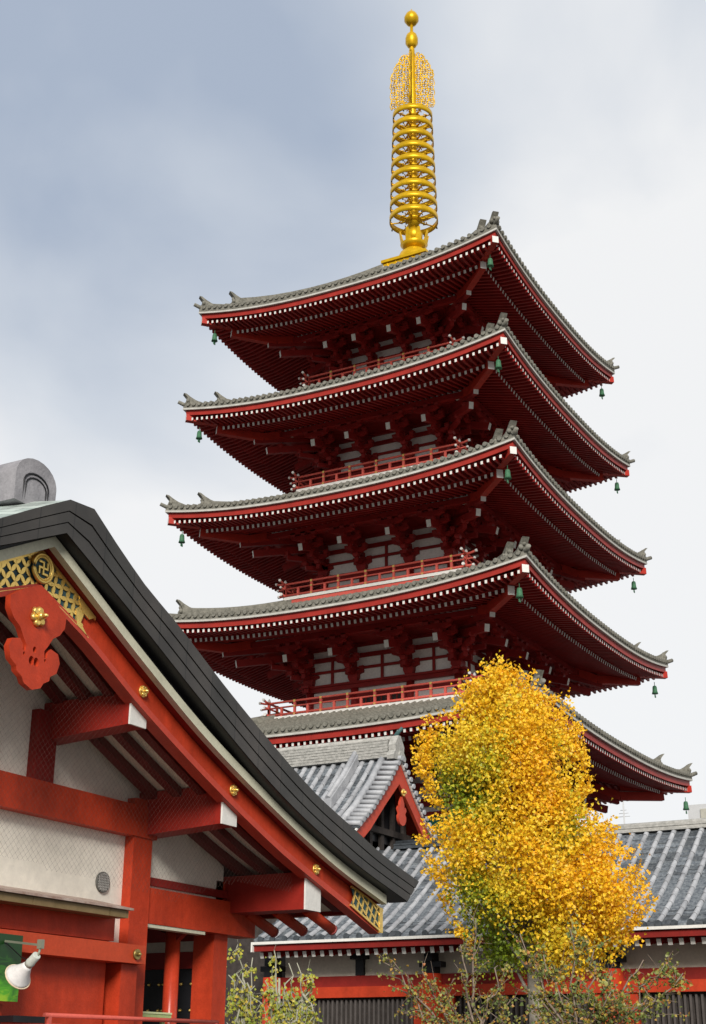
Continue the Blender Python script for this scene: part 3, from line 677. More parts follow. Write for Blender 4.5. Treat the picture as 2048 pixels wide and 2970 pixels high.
rf.quad((-3,Yh(8.47),4.13),(16.6,Yh(8.47),4.13),(16.6,Yh(8.12),3.84),(-3,Yh(8.12),3.84))
roof_=rf.build('roof',[BLACK,COPT],lh)
bk=MB()
for ys,fb_ in ((yb,fBR),(ybl,lambda y:fBR(-y))): bk.strip([(16.40,Yh(y),fb_(y)-.004) for y in ys],[(16.695,Yh(y),fb_(y)-.004) for y in ys])
[bk.strip([(16.575,Yh(y),fb_(y)) for y in ys],[(16.575,Yh(y),fb_(y)-.09) for y in ys]) for ys,fb_ in ((ysr(0,7.74),fBR),(ysr(0,-7.74),lambda y:fBR(-y)))] if False else [bk.strip([(16.50,Yh(y),fb_(y)) for y in ys],[(16.50,Yh(y),fCB(abs(y))+.10) for y in ys]) for ys,fb_ in ((ysr(0,7.74),fBR),(ysr(0,-7.74),lambda y:fBR(-y)))]
bk.build('verge_underside_shade',BLACK,roof_)  # black sheets paint in the shade under the copper overhang
for j in range(3):     # three copper courses of the verge
    v=MB()
    for yt_,yb_,ft,fb_ in ((yt,yb,fTR,fBR),(ytl,ybl,fTL,lambda y:fBR(-y))):
        X1=16.712-.006*j
        def row(fr,X): return [(X,Yh(a+(b-a)*fr),ft(a)+(fb_(b)-ft(a))*fr) for a,b in zip(yt_,yb_)]
        f0=j/3+(.02 if j else -.01); f1=(j+1)/3-.012
        v.sweep4([row(f0,X1-.5),row(f0,X1),row(f1,X1),row(f1,X1-.5)])
    v.build('verge_course',COPV,roof_)
cr_=MB(); yc=ysr(0,7.76); ycl=ysr(0,-7.76)
for ys,sg in ((yc,1),(ycl,-1)):
    f1=lambda y:fCB(abs(y)); f0=lambda y:min(fBR(abs(y))-.008,fCB(abs(y))+.125)
    ye=lambda y:y
    cr_.m=0; cr_.sweep4([[(16.46,Yh(y),f0(y)) for y in ys],[(16.545,Yh(y),f0(y)) for y in ys],[(16.545,Yh(y),f1(y)) for y in ys],[(16.46,Yh(y),f1(y)) for y in ys]])
    cr_.m=1; cr_.sweep4([[(16.2,Yh(y),f0(y)-.01) for y in ys],[(16.458,Yh(y),f0(y)-.01) for y in ys],[(16.458,Yh(y),f1(y)+.012) for y in ys],[(16.2,Yh(y),f1(y)+.012) for y in ys]])
cr_.build('verge_trim',[CREAM2,HDRED],roof_)
# barge boards
bg_=None
for sg in (1,-1):
    b=MB(); ys=ysr(0.0,7.82,32)
    P=lambda X,f:[(X,Yh(sg*y),f(y)) for y in ys]
    top=lambda y:fCB(y)+.005
    b.m=0; b.sweep4([P(16.22,top),P(16.35,top),P(16.35,lambda y:fBB(y)+.10),P(16.22,lambda y:fBB(y)+.10)])
    b.m=1; b.sweep4([P(16.22,lambda y:fBB(y)+.095),P(16.38,lambda y:fBB(y)+.095),P(16.39,fBB),P(16.22,fBB)])
    bb=b.build('barge_board',[HRED,mat('barge moulding paint',(.48,.06,.035),.5,var=.1)],lh)
    if sg==1: bg_=bb
    for oy,oz in ((1.942,5.64),(3.916,4.805),(6.01,4.067)):
        c=MB(); c.tube([(16.35,Yh(sg*oy),oz),(16.375,Yh(sg*oy),oz)],.07,14); c.tube([(16.375,Yh(sg*oy),oz),(16.40,Yh(sg*oy),oz)],.055,12,r2=.04)
        for i in range(6): t=i*math.pi/3; c.tube([(16.375,Yh(sg*oy)+.045*math.cos(t),oz+.045*math.sin(t)),(16.395,Yh(sg*oy)+.045*math.cos(t),oz+.045*math.sin(t))],.02,6)
        c.tube([(16.39,Yh(sg*oy),oz),(16.44,Yh(sg*oy),oz)],.025,8,r2=.012); c.build('gold_boss',GILT,bb)
# gold lattice fittings
def inside(p,poly):
    x,y=p; c=False; n=len(poly)
    for i in range(n):
        x1,y1=poly[i];x2,y2=poly[i-1]
        if (y1>y)!=(y2>y) and x<(x2-x1)*(y-y1)/(y2-y1)+x1: c=not c
    return c
TEAL=mat('teal backing',(.03,.075,.09),.6)
def petal(m,a,b,w,X0,X1):
    d=(b[0]-a[0],b[1]-a[1]); L=math.hypot(*d); nx,ny=-d[1]/L,d[0]/L
    pts=[]
    for t,s in ((0,0.12),(.2,.72),(.5,1),(.8,.72),(1,.12)): pts.append((a[0]+d[0]*t+nx*w*s,a[1]+d[1]*t+ny*w*s))
    for t,s in ((1,.12),(.8,.72),(.5,1),(.2,.72),(0,.12)): pts.append((a[0]+d[0]*t-nx*w*s,a[1]+d[1]*t-ny*w*s))
    m.prism(pts,lambda u,v,t:(t,Yh(u),v),X0,X1)
def lattice(name,poly,ax,ay,cell,pw,parent,edges,org,skip=None,bw=.035,XF=16.35,back=True,wc=None):
    m=MB(); 
    if back: m.m=1; m.prism(poly,lambda u,v,t:(t,Yh(u),v),XF+.002,XF+.012)
    m.m=0
    for i in range(-30,31):
        for j in range(-12,13):
            p=(org[0]+ax[0]*cell*i+ay[0]*cell*j,org[1]+ax[1]*cell*i+ay[1]*cell*j)
            for di,dj in ((1,0),(0,1)):
                q=(p[0]+ax[0]*cell*di+ay[0]*cell*dj,p[1]+ax[1]*cell*di+ay[1]*cell*dj)
                mid=((p[0]+q[0])/2,(p[1]+q[1])/2)
                if inside(mid,poly) and (inside(p,poly) or inside(q,poly)):
                    if skip and math.hypot(mid[0]-skip[0],mid[1]-skip[1])<skip[2]: continue
                    a,b=p,q
                    for _ in range(6):
                        if not inside(a,poly): a=((a[0]*3+mid[0])/4,(a[1]*3+mid[1])/4)
                        if not inside(b,poly): b=((b[0]*3+mid[0])/4,(b[1]*3+mid[1])/4)
                    petal(m,a,b,pw,XF+.006,XF+.026+.002*di)
    for a,b in edges:
        n=max(1,int(math.dist(a,b)/.15)); m.beam((XF+.02,Yh(a[0]),a[1]),(XF+.02,Yh(b[0]),b[1]),.034,bw,up=(1,0,0)) if False else m.prism([(a[0],a[1]),(b[0],b[1]),(b[0]+0,b[1]+bw),(a[0]+0,a[1]+bw)],lambda u,v,t:(t,Yh(u),v),XF+.004,XF+.034)
    return m
for sg in (1,-1):
    yy=[0,.25,.5,.72,.97]
    tp=[(sg*y,fCB(y)-.0) for y in yy]; bt=[(sg*y,fBB(y)+.03) for y in (0,.3,.6,.87)]
    poly=tp+[(sg*.86,6.22),(sg*.76,6.25),(sg*.70,6.20),(sg*.80,6.10)]+bt[::-1]
    # fill: solid gold end piece + lattice
    E=[(tp[i],tp[i+1]) for i in range(4)]; E=[((a[0],a[1]-.036),(b[0],b[1]-.036)) for a,b in E]+[(bt[i],bt[i+1]) for i in range(3)]
    d=(sg*.86,-.42); L=math.hypot(*d); d=(d[0]/L,d[1]/L); nrm=(-d[1],d[0])
    # petals along the two diagonals -> square holes
    ax=(d[0]*.72+nrm[0]*.72,d[1]*.72+nrm[1]*.72); ay=(d[0]*.72-nrm[0]*.72,d[1]*.72-nrm[1]*.72)
    m=lattice('x',poly,(d[0]*.86+nrm[0]*.5,d[1]*.86+nrm[1]*.5),(d[0]*-.25+nrm[0]*.95,d[1]*-.25+nrm[1]*.95),.125,.026,bg_,E,(0,6.43),(0,6.55,.15))
    # pointed solid end
    m.prism([(sg*.97,fCB(.97)),(sg*.86,6.22),(sg*.74,6.27),(sg*.66,fCB(.66)-.04),(sg*.66,fCB(.66))],lambda u,v,t:(t,Yh(u),v),XF_:=16.356,16.386)
    m.prism([(sg*.88,5.985),(sg*.66,6.10),(sg*.62,6.28),(sg*.69,6.33),(sg*.76,6.25),(sg*.72,6.15)],lambda u,v,t:(t,Yh(u),v),16.356,16.384)
    if sg==1:
        # round crest with manji
        c0=(0.0,6.56)
        m.m=1; m.tube([(16.36,Yh(c0[0]),c0[1]),(16.40,Yh(c0[0]),c0[1])],.15,28); m.m=0
        for R0,r0 in ((.155,.022),(.125,.014)):
            m.tube([(16.405,Yh(c0[0]+R0*math.cos(t)),c0[1]+R0*math.sin(t)) for t in frange(0,2*math.pi,28)],r0,6,cap=False)
        a=.036; w=.011; X0,X1=16.395,16.42
        def bar(u0,v0,u1,v1): m.b2((X0,Yh(c0[0]+u0),c0[1]+v0),(X1,Yh(c0[0]+u1),c0[1]+v1))
        A=.075
        bar(-w,-A,w,A); bar(-A,-w,-w-.001,w); bar(w+.001,-w,A,w)
        bar(-A,A-2*w,-w-.001,A); bar(w+.001,-A,A,-A+2*w)      # arms turning (left-facing manji)
        bar(-A,-A,-A+2*w,-w-.001); bar(A-2*w,w+.001,A,A)
    m.build('gold_lattice',[GILT,TEAL],bg_)
    # lower fitting
    P=[(sg*6.93,3.665),(sg*7.82,3.375),(sg*7.9,3.70),(sg*7.4,fCB(7.4)),(sg*6.95,fCB(6.95)+.0),(sg*7.05,3.80)]
    E=[(P[0],P[1]),((P[4][0],P[4][1]-.03),(P[3][0],P[3][1]-.03)),((P[3][0],P[3][1]-.03),(P[2][0],P[2][1]-.03))]
    m=lattice('y',P,(sg*.35,.94),(sg*.80,-.60),.14,.016,bg_,E,(sg*7.0,3.70),None,.028,16.385)
    m.b2((16.386,Yh(sg*7.80)-.02,3.37),(16.42,Yh(sg*7.86)+.02,3.72)); m.build('gold_lattice',[GILT,TEAL],bg_)
# gable pendant
ck=-.10
half=[(.0,5.185),(.13,5.23),(.17,5.29),(.255,5.335),(.265,5.385),(.36,5.44),(.40,5.56),(.36,5.652),(.245,5.68),(.195,5.63),(.19,5.572),(.15,5.562),(.14,5.635),(.19,5.694),(.26,5.80),(.365,5.864),(.437,5.96),(.445,6.09),(.25,6.22),(.0,6.33)]
ol=[(ck+u,v) for u,v in half]+[(ck-u,v) for u,v in half[-2:0:-1]]
cir=lambda cx,cy,r,n=14,sx=1:[(cx+r*sx*math.cos(2*math.pi*i/n),cy+r*math.sin(2*math.pi*i/n)) for i in range(n)]
pend=shape('gable_pendant',[ol,cir(ck-.01,5.612,.035,12,.8),cir(ck-.045,5.487,.05,12,.8),cir(ck+.03,5.487,.05,12,.8),cir(ck+.165,5.535,.02,10,.8),cir(ck-.165,5.535,.02,10,.8)],.07,HRED,lambda u,v,t:(16.46+t,Yh(u),v),lh)
ro=MB(); c0=(ck-.01,5.97)
for i in range(6): t=i*math.pi/3+.3; ro.tube([(16.495,Yh(c0[0]+.07*math.cos(t)),c0[1]+.07*math.sin(t)),(16.53,Yh(c0[0]+.065*math.cos(t)),c0[1]+.065*math.sin(t))],.052,9,r2=.03)
ro.tube([(16.50,Yh(c0[0]),c0[1]),(16.58,Yh(c0[0]),c0[1])],.045,9,r2=.035); ro.tube([(16.58,Yh(c0[0]),c0[1]),(16.63,Yh(c0[0]),c0[1])],.035,8,r2=.012); ro.build('rosette',GILT,pend)
# soffit and rafters under the overhang
so_=MB()
for ys in (ysr(0.0,7.6),ysr(0.0,-7.6)): so_.strip([(15,Yh(y),fBB(abs(y))+.24) for y in ys],[(16.22,Yh(y),fBB(abs(y))+.24) for y in ys])
so_.build('soffit',CREAM,roof_)
for sg in (1,-1):
    for X in (15.22,15.60,15.98):
        q=MB(); ys=ysr(.1,7.3,26)
        q.sweep4([[(X-.065,Yh(sg*y),fBB(y)+.23) for y in ys],[(X+.065,Yh(sg*y),fBB(y)+.23) for y in ys],[(X+.065,Yh(sg*y),fBB(y)+.12) for y in ys],[(X-.065,Yh(sg*y),fBB(y)+.12) for y in ys]])
        q.build('rafter',mat('shaded rafter red',(.11,.010,.008),.6,var=.2),roof_)  # red darkened: the shade under the overhang is put into the paint
for i in range(24):      # eave rafter tails with rounded ends
    X=16.07-.485*i; q=MB()
    q.tube([(X,Yh(6.26),3.575),(X,Yh(6.98),3.37)],.075,10); q.m=1; q.tube([(X,Yh(6.98),3.37),(X,Yh(7.02),3.357)],.078,10); q.build('rafter_tail',[HRED,mat('rafter end paint',(.36,.09,.085),.6)],roof_)
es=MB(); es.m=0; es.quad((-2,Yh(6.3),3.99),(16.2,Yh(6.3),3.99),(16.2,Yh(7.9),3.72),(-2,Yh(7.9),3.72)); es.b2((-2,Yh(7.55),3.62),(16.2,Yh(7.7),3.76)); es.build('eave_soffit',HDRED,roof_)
# wall, posts, beams
wm=MB(); wm.face([wm.vert((15,Yh(y),z)) for y,z in ((-5.9,0),(5.4,0),(5.4,3.3),(5.8,3.3),(5.8,4.1),(3.7,5.05),(1.7,5.8),(0,6.5),(-1.7,5.8),(-3.7,5.05),(-5.8,4.1))] ) if False else None
for P in (((-5.9,0),(3.6,0),(3.6,5.05),(1.7,5.8),(0,6.5),(-1.7,5.8),(-3.7,5.05),(-5.9,4.1)),((3.6,3.4),(5.8,3.4),(5.8,4.15),(3.6,5.05))): wm.face([wm.vert((15,Yh(y),z)) for y,z in P])
wall=wm.build('wall',HWALL,lh)
def part(name,fn,m,parent=None): 
    q=MB(); fn(q); return q.build(name,m,parent or lh)
for sg in (1,-1):
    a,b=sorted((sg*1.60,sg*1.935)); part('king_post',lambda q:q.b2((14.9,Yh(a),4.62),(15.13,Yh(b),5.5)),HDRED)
    a,b=sorted((sg*3.54,sg*3.93)); part('post',lambda q:q.b2((14.75,Yh(a),0),(15.14,Yh(b),4.75)),HRED)
    a,b=sorted((sg*5.633,sg*5.961)); part('post',lambda q:q.b2((14.66,Yh(a),0),(15.0,Yh(b),3.95)),HRED)
    for (a,b,z0,z1,tp_) in ((1.81,2.11,5.24,5.62,.1),(3.78,4.10,4.38,4.86,.1),(5.85,6.25,3.53,4.02,.0)):
        a,b=sorted((sg*a,sg*b)); q=MB(); q.m=0
        P=[(14.6,Yh(a),z0-tp_),(16.29,Yh(a),z0),(16.29,Yh(b),z0),(14.6,Yh(b),z0-tp_),(14.6,Yh(a),z1),(16.29,Yh(a),z1),(16.29,Yh(b),z1),(14.6,Yh(b),z1)]; q.hexa(P)
        q.m=1; q.b2((16.285,Yh(a)-.004,z0-.004),(16.31,Yh(b)+.004,z1+.004)); q.build('purlin',[mat('purlin red paint',(.27,.020,.013),.5,var=.15),PWHITE],lh)
    a,b=sorted((sg*3.935,sg*6.5)); part('tie_beam',lambda q:q.b2((14.8,Yh(a),3.24),(15.10,Yh(b),3.68)),HRED)
part('main_beam',lambda q:q.b2((14.8,Yh(-4.2),4.27),(15.16,Yh(4.0),4.66)),HRED)
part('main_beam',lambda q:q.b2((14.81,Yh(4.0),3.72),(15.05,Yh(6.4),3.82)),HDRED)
def _slat(q): q.b2((14.95,Yh(3.94),3.195),(15.09,Yh(5.28),3.237)) 
part('lintel_trim',_slat,CREAM2)
def _vent(q):
    q.m=0; q.tube([(15.0,Yh(3.13),3.66),(15.03,Yh(3.13),3.66)],.125,18); q.m=1
    for i in range(-3,4): h=.11*math.sqrt(max(0,1-(i/4)**2)); q.b2((15.03,Yh(3.13+.03*i)-.004,3.66-h),(15.04,Yh(3.13+.03*i)+.004,3.66+h)); q.b2((15.03,Yh(3.13)-h,3.66+.03*i-.004),(15.042,Yh(3.13)+h,3.66+.03*i+.004))
q=MB(); _vent(q); q.build('vent_cover',[mat('vent grey',(.12,.12,.11),.6),mat('vent grille',(.38,.37,.35),.6)],wall)
# inside beyond the opening
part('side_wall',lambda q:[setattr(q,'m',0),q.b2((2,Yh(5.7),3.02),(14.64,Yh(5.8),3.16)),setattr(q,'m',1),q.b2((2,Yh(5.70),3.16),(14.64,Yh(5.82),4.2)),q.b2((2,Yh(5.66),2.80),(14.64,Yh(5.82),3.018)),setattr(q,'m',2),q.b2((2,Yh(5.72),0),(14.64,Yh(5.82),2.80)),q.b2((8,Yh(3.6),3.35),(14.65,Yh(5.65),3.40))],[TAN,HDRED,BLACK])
st_=MB()
for zz in (2.6,2.26,1.9):
    for X in (14.60,14.43,14.06,13.89,13.78,13.4,13.2): st_.lathe([(.024,0),(.018,.02),(.004,.03)],8) if False else st_.tube([(X,Yh(5.72),zz),(X,Yh(5.69),zz)],.027,8,r2=.012)
    st_.tube([(14.13,Yh(5.72),zz),(14.13,Yh(5.69),zz)],.02,8,r2=.01)
st_.build('door_studs',GILT,lh)
part('column',lambda q:q.lathe([(.1,0),(.1,3.4)],20,(14.70,Yh(5.1))),mat('column lacquer',(.50,.05,.02),.3,coat=.4))
part('strut',lambda q:[q.beam((14.1,Yh(5.1),3.36),(14.7,Yh(5.1),3.12),.1,.1),q.beam((14.95,Yh(5.1),3.3),(14.7,Yh(5.1),3.12),.1,.1)],HDRED)
# booth projecting from the wall
bo=MB(); bo.m=0; bo.b2((15.0,Yh(-4),2.95),(15.3,Yh(3.06),3.24)); bo.b2((15.0,Yh(-4),0),(15.22,Yh(3.04),2.95)); bo.b2((15.1,Yh(3.16),0),(15.36,Yh(3.47),2.70)); bo.b2((15.05,Yh(.4),0),(15.5,Yh(1.0),2.16))
booth=bo.build('booth',HRED,lh)
bm_=MB(); bm_.b2((15.05,Yh(-4),2.705),(15.46,Yh(3.50),2.92)); bm_.build('booth_beam',mat('beam orange paint',(.52,.065,.022),.5,var=.1),booth)
q=MB(); q.tube([(15.46,Yh(3.30),2.81),(15.49,Yh(3.30),2.81)],.062,12); q.tube([(15.49,Yh(3.30),2.81),(15.54,Yh(3.30),2.81)],.028,8,r2=.012); q.build('gold_boss',mat('aged brass',(.34,.26,.09),.4,metal=.7),booth)
aw=MB(); aw.m=0
ys=[-4,-2,-.2,1.25,2.6,2.96]
for a,b in zip(ys,ys[1:]): aw.b2((15.42,Yh(a),3.195),(15.58,Yh(b)-.008,3.28))
aw.m=1; aw.hexa([(15.0,Yh(-4),3.30),(15.62,Yh(-4),3.285),(15.62,Yh(3.0),3.285),(15.0,Yh(3.0),3.30),(15.0,Yh(-4),3.44),(15.62,Yh(-4),3.31),(15.62,Yh(3.0),3.31),(15.0,Yh(3.0),3.44)])
aw.m=0; aw.b2((15.02,Yh(-4),3.2),(15.42,Yh(2.94),3.24)); aw.build('awning',[AWN,mat('pinkish copper sheet',(.28,.17,.13),.5,scale=8,col2=(.55,.46,.40))],booth)
ra_=MB(); ra_.tube([(15.72,Yh(1.42),2.065),(15.72,Yh(4.72),2.075)],.024,8); ra_.tube([(15.72,Yh(1.42),1.95),(15.72,Yh(4.72),1.95)],.03,8)
[ra_.b2((15.70,Yh(y)-.02,0),(15.74,Yh(y)+.02,2.06)) for y in (1.5,4.68)]; ra_.m=1; ra_.b2((15.5,Yh(.9),1.98),(15.75,Yh(1.4),2.045)); ra_.build('handrail',[PINK,BLACK],booth)
# loose things on the hall
gbm=MB(); gbm.m=0; gbm.b2((14.86,Yh(4.0),2.09),(14.92,Yh(4.84),2.195)); gbm.m=1; gbm.b2((14.915,Yh(4.0),2.175),(14.93,Yh(4.84),2.198)); gbm.m=0; gbm.b2((14.84,Yh(4.1),1.2),(14.88,Yh(4.16),2.09)); gbm.b2((14.84,Yh(4.7),1.2),(14.88,Yh(4.76),2.09))
tag(gbm.build('notice_board',[mat('pale green board',(.42,.52,.22),.5),mat('pale green edge',(.62,.68,.38),.5)]),'pale green board behind the pink handrail under the opening','notice board')
nb=MB(); nb.m=0; nb.b2((14.5,Yh(4.55),2.2),(14.53,Yh(4.72),2.42)); nb.m=1; nb.b2((14.53,Yh(4.57),2.31),(14.534,Yh(4.70),2.40)); nb.m=2; nb.b2((14.53,Yh(4.57),2.22),(14.534,Yh(4.70),2.29)); nb.m=0; nb.b2((14.48,Yh(4.6),1.3),(14.51,Yh(4.64),2.3))
tag(nb.build('small_sign',[mat('sign frame grey',(.4,.42,.42),.5),mat('sign face blue',(.28,.36,.38),.4),mat('sign face dark blue',(.14,.24,.32),.4)]),'small grey and blue sign standing above the pale green board','sign')
ps=MB(); ps.m=0; ps.b2((15.60,Yh(-.35),2.185),(15.63,Yh(1.08),2.855)); ps.m=1; ps.b2((15.55,Yh(-.33),2.2),(15.60,Yh(1.06),2.84))
PM=bpy.data.materials.new('green leafy print'); PM.use_nodes=True; _t=PM.node_tree; _n=_t.nodes.new; _l=_t.links.new
_tc=_n('ShaderNodeTexCoord'); _sp=_n('ShaderNodeSeparateXYZ'); _l(_tc.outputs['Generated'],_sp.inputs[0]); _no=_n('ShaderNodeTexNoise'); _no.inputs['Scale'].default_value=7; _no.inputs['Detail'].default_value=5; _no.inputs['Distortion'].default_value=1.5; _l(_tc.outputs['Generated'],_no.inputs['Vector'])
_m=_n('ShaderNodeMath'); _m.operation='MULTIPLY_ADD'; _l(_no.outputs['Fac'],_m.inputs[0]); _m.inputs[1].default_value=.8; _l(_sp.outputs[2],_m.inputs[2])
_cr=_n('ShaderNodeValToRGB'); _l(_m.outputs[0],_cr.inputs[0]); _e=_cr.color_ramp.elements; _e[0].position=.35; _e[0].color=(.30,.55,.015,1); _e[1].position=1.25 if False else 1.0; _e[1].color=(.004,.045,.004,1); _q=_e.new(.62); _q.color=(.05,.26,.008,1); _q=_e.new(.46); _q.color=(.10,.42,.01,1); _l(_cr.outputs[0],_t.nodes['Principled BSDF'].inputs['Base Color']); _t.nodes['Principled BSDF'].inputs['Roughness'].default_value=.4

tag(ps.build('poster',[PM,DARKW]),'green leafy poster board mounted on the red booth at the left edge','poster')
la=empty('spotlight',(16.25,Yh(.69),2.60)); tag(la,'white funnel shaped spotlight on a bracket beside the green poster','lamp')
def lp(name,q,m):
    q.v=[(a-la.location[0],b-la.location[1],c-la.location[2]) for a,b,c in q.v]; return q.build(name,m,la)
q=MB(); q.beam((15.46,Yh(.85),2.80),(16.25,Yh(.66),2.71),.022,.022); q.b2((16.22,Yh(.63),2.675),(16.275,Yh(.68),2.765)); q.tube([(16.25,Yh(.65),2.68),(16.25,Yh(.625),2.60)],.013,6); q.m=1; q.tube([(16.25,Yh(.63),2.62),(16.2,Yh(.60),2.54),(16.0,Yh(.66),2.60),(15.7,Yh(.78),2.74),(15.47,Yh(.84),2.82)],.006,5); lp('bracket',q,[STEEL,BLACK])
def axis(p0,p1,prof,n=24):
    q=MB(); d=(Vector(p1)-Vector(p0)); L=d.length; q.M=Matrix.Translation(p0)@d.to_track_quat('Z','Y').to_matrix().to_4x4(); q.lathe([(r,t*L) for r,t in prof],n); return q
p0=(16.25,Yh(.61),2.61); p1=(15.95,Yh(.69),2.41)
lp('housing',axis(p0,p1,[(.038,0),(.045,.02),(.045,.30),(.050,.32),(.045,.46)]),mat('lamp housing grey',(.50,.53,.48),.45))
q=axis(p0,p1,[(.045,.44),(.056,.55),(.09,.76),(.128,.93),(.145,1.0),(.138,1.005),(.09,.80)]); lp('reflector',q,LAMPW)
q=axis(p0,p1,[(.147,.985),(.150,1.01),(.135,1.015)]); lp('rim',q,mat('lamp rim cream',(.75,.60,.42),.5))
# ridge end block
rb=MB(); rb.m=0
arc=[(-.33,7.30),(-.335,7.62)]+[(.335*-math.cos(t),7.62+.25*math.sin(t)) for t in frange(.15,math.pi-.15,10)]+[(.335,7.62),(.33,7.30)]
rb.prism(arc,lambda u,v,t:(t,Yh(u),v),15.72,16.2)
ins=[(-.20,7.34),(-.20,7.56)]+[(.20*-math.cos(t),7.56+.13*math.sin(t)) for t in frange(.15,math.pi-.15,8)]+[(.20,7.56),(.20,7.34)]
rb.m=1; rb.tube([(16.2,Yh(u),v) for u,v in ins],.014,5,cap=False); rb.tube([(16.2,Yh(u*.83),7.34+(v-7.34)*.86) for u,v in ins],.012,5,cap=False)
rb.m=0; rb.b2((-3,Yh(-.24),7.25),(15.72,Yh(.24),7.60)); rb.m=0; rb.prism([(-.27,7.585),(-.2,7.66),(0,7.7),(.2,7.66),(.27,7.585)],lambda u,v,t:(t,Yh(u),v),-3,15.719)
for i in range(20):
    for z in (7.36,7.47): rb.m=1; rb.b2((15.1-.5*i,Yh(-.252),z),(15.5-.5*i,Yh(-.24),z+.05))
rb.build('ridge_block',[STONE,BLACK],roof_)
# bird net
nt_=MB(); poly=[(-1.2,3.56)]+[(y,fBB(abs(y))+.0) for y in ysr(-1.2,5.7,24)]+[(5.7,3.72),(4.2,3.68),(3.0,3.35)]
def clipseg(p,q):
    n=60; run=[]; out=[]
    for i in range(n+1):
        t=i/n; r=(p[0]+(q[0]-p[0])*t,p[1]+(q[1]-p[1])*t)
        if inside(r,poly): run.append(r)
        else:
            if len(run)>1: out.append((run[0],run[-1]))
            run=[]
    if len(run)>1: out.append((run[0],run[-1]))
    return out
for i in range(-50,100):
    for sgn in (1,-1):
        y=-1.2+.078*i; 
        for a,b in clipseg((y,3.2),(y+sgn*3.2,6.4)):
            nt_.beam((16.2+.003*sgn,Yh(a[0]),a[1]),(16.2+.003*sgn,Yh(b[0]),b[1]),.0010,.0010)
tag(nt_.build('bird_net',mat('net cord',(.10,.06,.05),.8)),'fine diamond mesh bird net stretched under the eave over the white gable wall','net')
# ================================================================= TREES
RV=Vector((.877,.481,0)).normalized(); DV=Vector((-.481,.877,0)).normalized(); ZV=Vector((0,0,1))
def vcolmat(name,tr=.22):
    m=bpy.data.materials.new(name); m.use_nodes=True; t=m.node_tree; b=t.nodes['Principled BSDF']; o=t.nodes['Material Output']
    a=t.nodes.new('ShaderNodeVertexColor'); a.layer_name='leaf'; t.links.new(a.outputs[0],b.inputs['Base Color']); b.inputs['Roughness'].default_value=.5
    ts=t.nodes.new('ShaderNodeBsdfTranslucent'); t.links.new(a.outputs[0],ts.inputs[0]); mxs=t.nodes.new('ShaderNodeMixShader'); mxs.inputs[0].default_value=tr
    t.links.new(b.outputs[0],mxs.inputs[1]); t.links.new(ts.outputs[0],mxs.inputs[2]); t.links.new(mxs.outputs[0],o.inputs[0]); return m
LEAF=vcolmat('autumn leaves')
class Leaves:
    def __init__(s,seed): s.v=[];s.f=[];s.c=[];s.r=random.Random(seed)
    def add(s,p,size,col,droop=0.0):
        r=s.r
        n=Vector((r.gauss(0,1),r.gauss(0,1),r.gauss(0,.8)+.3)).normalized(); a=n.orthogonal().normalized(); a.rotate(Matrix.Rotation(r.random()*6.28,3,n)); b=n.cross(a)
        if droop: a=(a*(1-droop)+Vector((0,0,-1))*droop).normalized(); b=n.cross(a).normalized()
        w=size*.62; i=len(s.v); k=n*size*.18
        # fan-shaped leaf of two folded faces
        s.v+= [tuple(p),tuple(p+a*size*.75+b*w+k),tuple(p+a*size-k*.3),tuple(p+a*size*.75-b*w+k)]
        s.f.append((i,i+1,i+2)); s.f.append((i,i+2,i+3)); s.c.append(col); s.c.append(col)
    def build(s,name,parent,org):
        me=bpy.data.meshes.new(name); me.from_pydata([(a-org[0],b-org[1],c-org[2]) for a,b,c in s.v],[],s.f); me.materials.append(LEAF)
        ca=me.color_attributes.new('leaf','FLOAT_COLOR','CORNER'); buf=[]
        for c in s.c: buf+= [c[0],c[1],c[2],1]*3
        ca.data.foreach_set('color',buf)
        o=bpy.data.objects.new(name,me); COL.objects.link(o); o.parent=parent; return o
def mixc(cs,t):
    t=max(0,min(.9999,t))*(len(cs)-1); i=int(t); f=t-i; return tuple(a+(b-a)*f for a,b in zip(cs[i],cs[i+1]))
GK=[(.17,.25,.012),(.42,.44,.02),(.80,.60,.03),(.93,.60,.018),(.94,.50,.012)]
gt=(14.43,-23.97,0); rnd=random.Random(11)
gk=tag(empty('ginkgo_tree',gt),'tall ginkgo tree with dense golden yellow leaves in front of the pagoda','tree')
Lf=[(3.65,-1.0),(4.1,-1.5),(4.5,-1.86),(5.0,-1.95),(5.5,-2.1),(6.09,-2.5),(6.4,-2.2),(6.75,-1.75),(7.2,-2.2),(7.75,-2.35),(8.34,-2.35),(8.93,-1.81),(9.42,-1.44),(9.83,-1.05),(10.1,-.72)]
Rt=[(3.65,1.1),(4.1,2.0),(4.5,2.2),(5.0,2.5),(5.5,2.35),(6.09,1.95),(6.58,1.65),(6.87,1.15),(7.07,1.22),(7.75,1.28),(8.34,1.1),(8.93,.93),(9.42,.6),(9.83,-.05),(10.1,-.36)]
def W3(u,d,z): return Vector(gt)+RV*u+DV*d+ZV*z
cl=[]
tries=0
while len(cl)<700 and tries<60000:
    tries+=1
    z=rnd.uniform(3.7,9.95); l,r_=lerp(Lf,z)+.16,lerp(Rt,z)-.16; hw=max(.12,(r_-l)/2); c=(l+r_)/2
    if rnd.random()>hw/2.4: continue
    a=rnd.random()*6.283; q=rnd.random()**.38*.93
    u=c+hw*q*math.cos(a); d=hw*q*math.sin(a)*1.0
    # gaps between boughs
    if math.sin(z*2.9+u*1.3+d*.7)+math.sin(u*2.3-z*1.1+d*1.9)*.8<-.75 and rnd.random()<.9: continue
    cl.append((u,d,z))
gp=[(-1.9,7.2,.75),(-1.3,7.0,.6),(.75,6.4,.45),(-1.5,4.9,.9),(-1.0,4.3,.8),(-1.0,8.1,.4),(-.3,4.0,.7)]
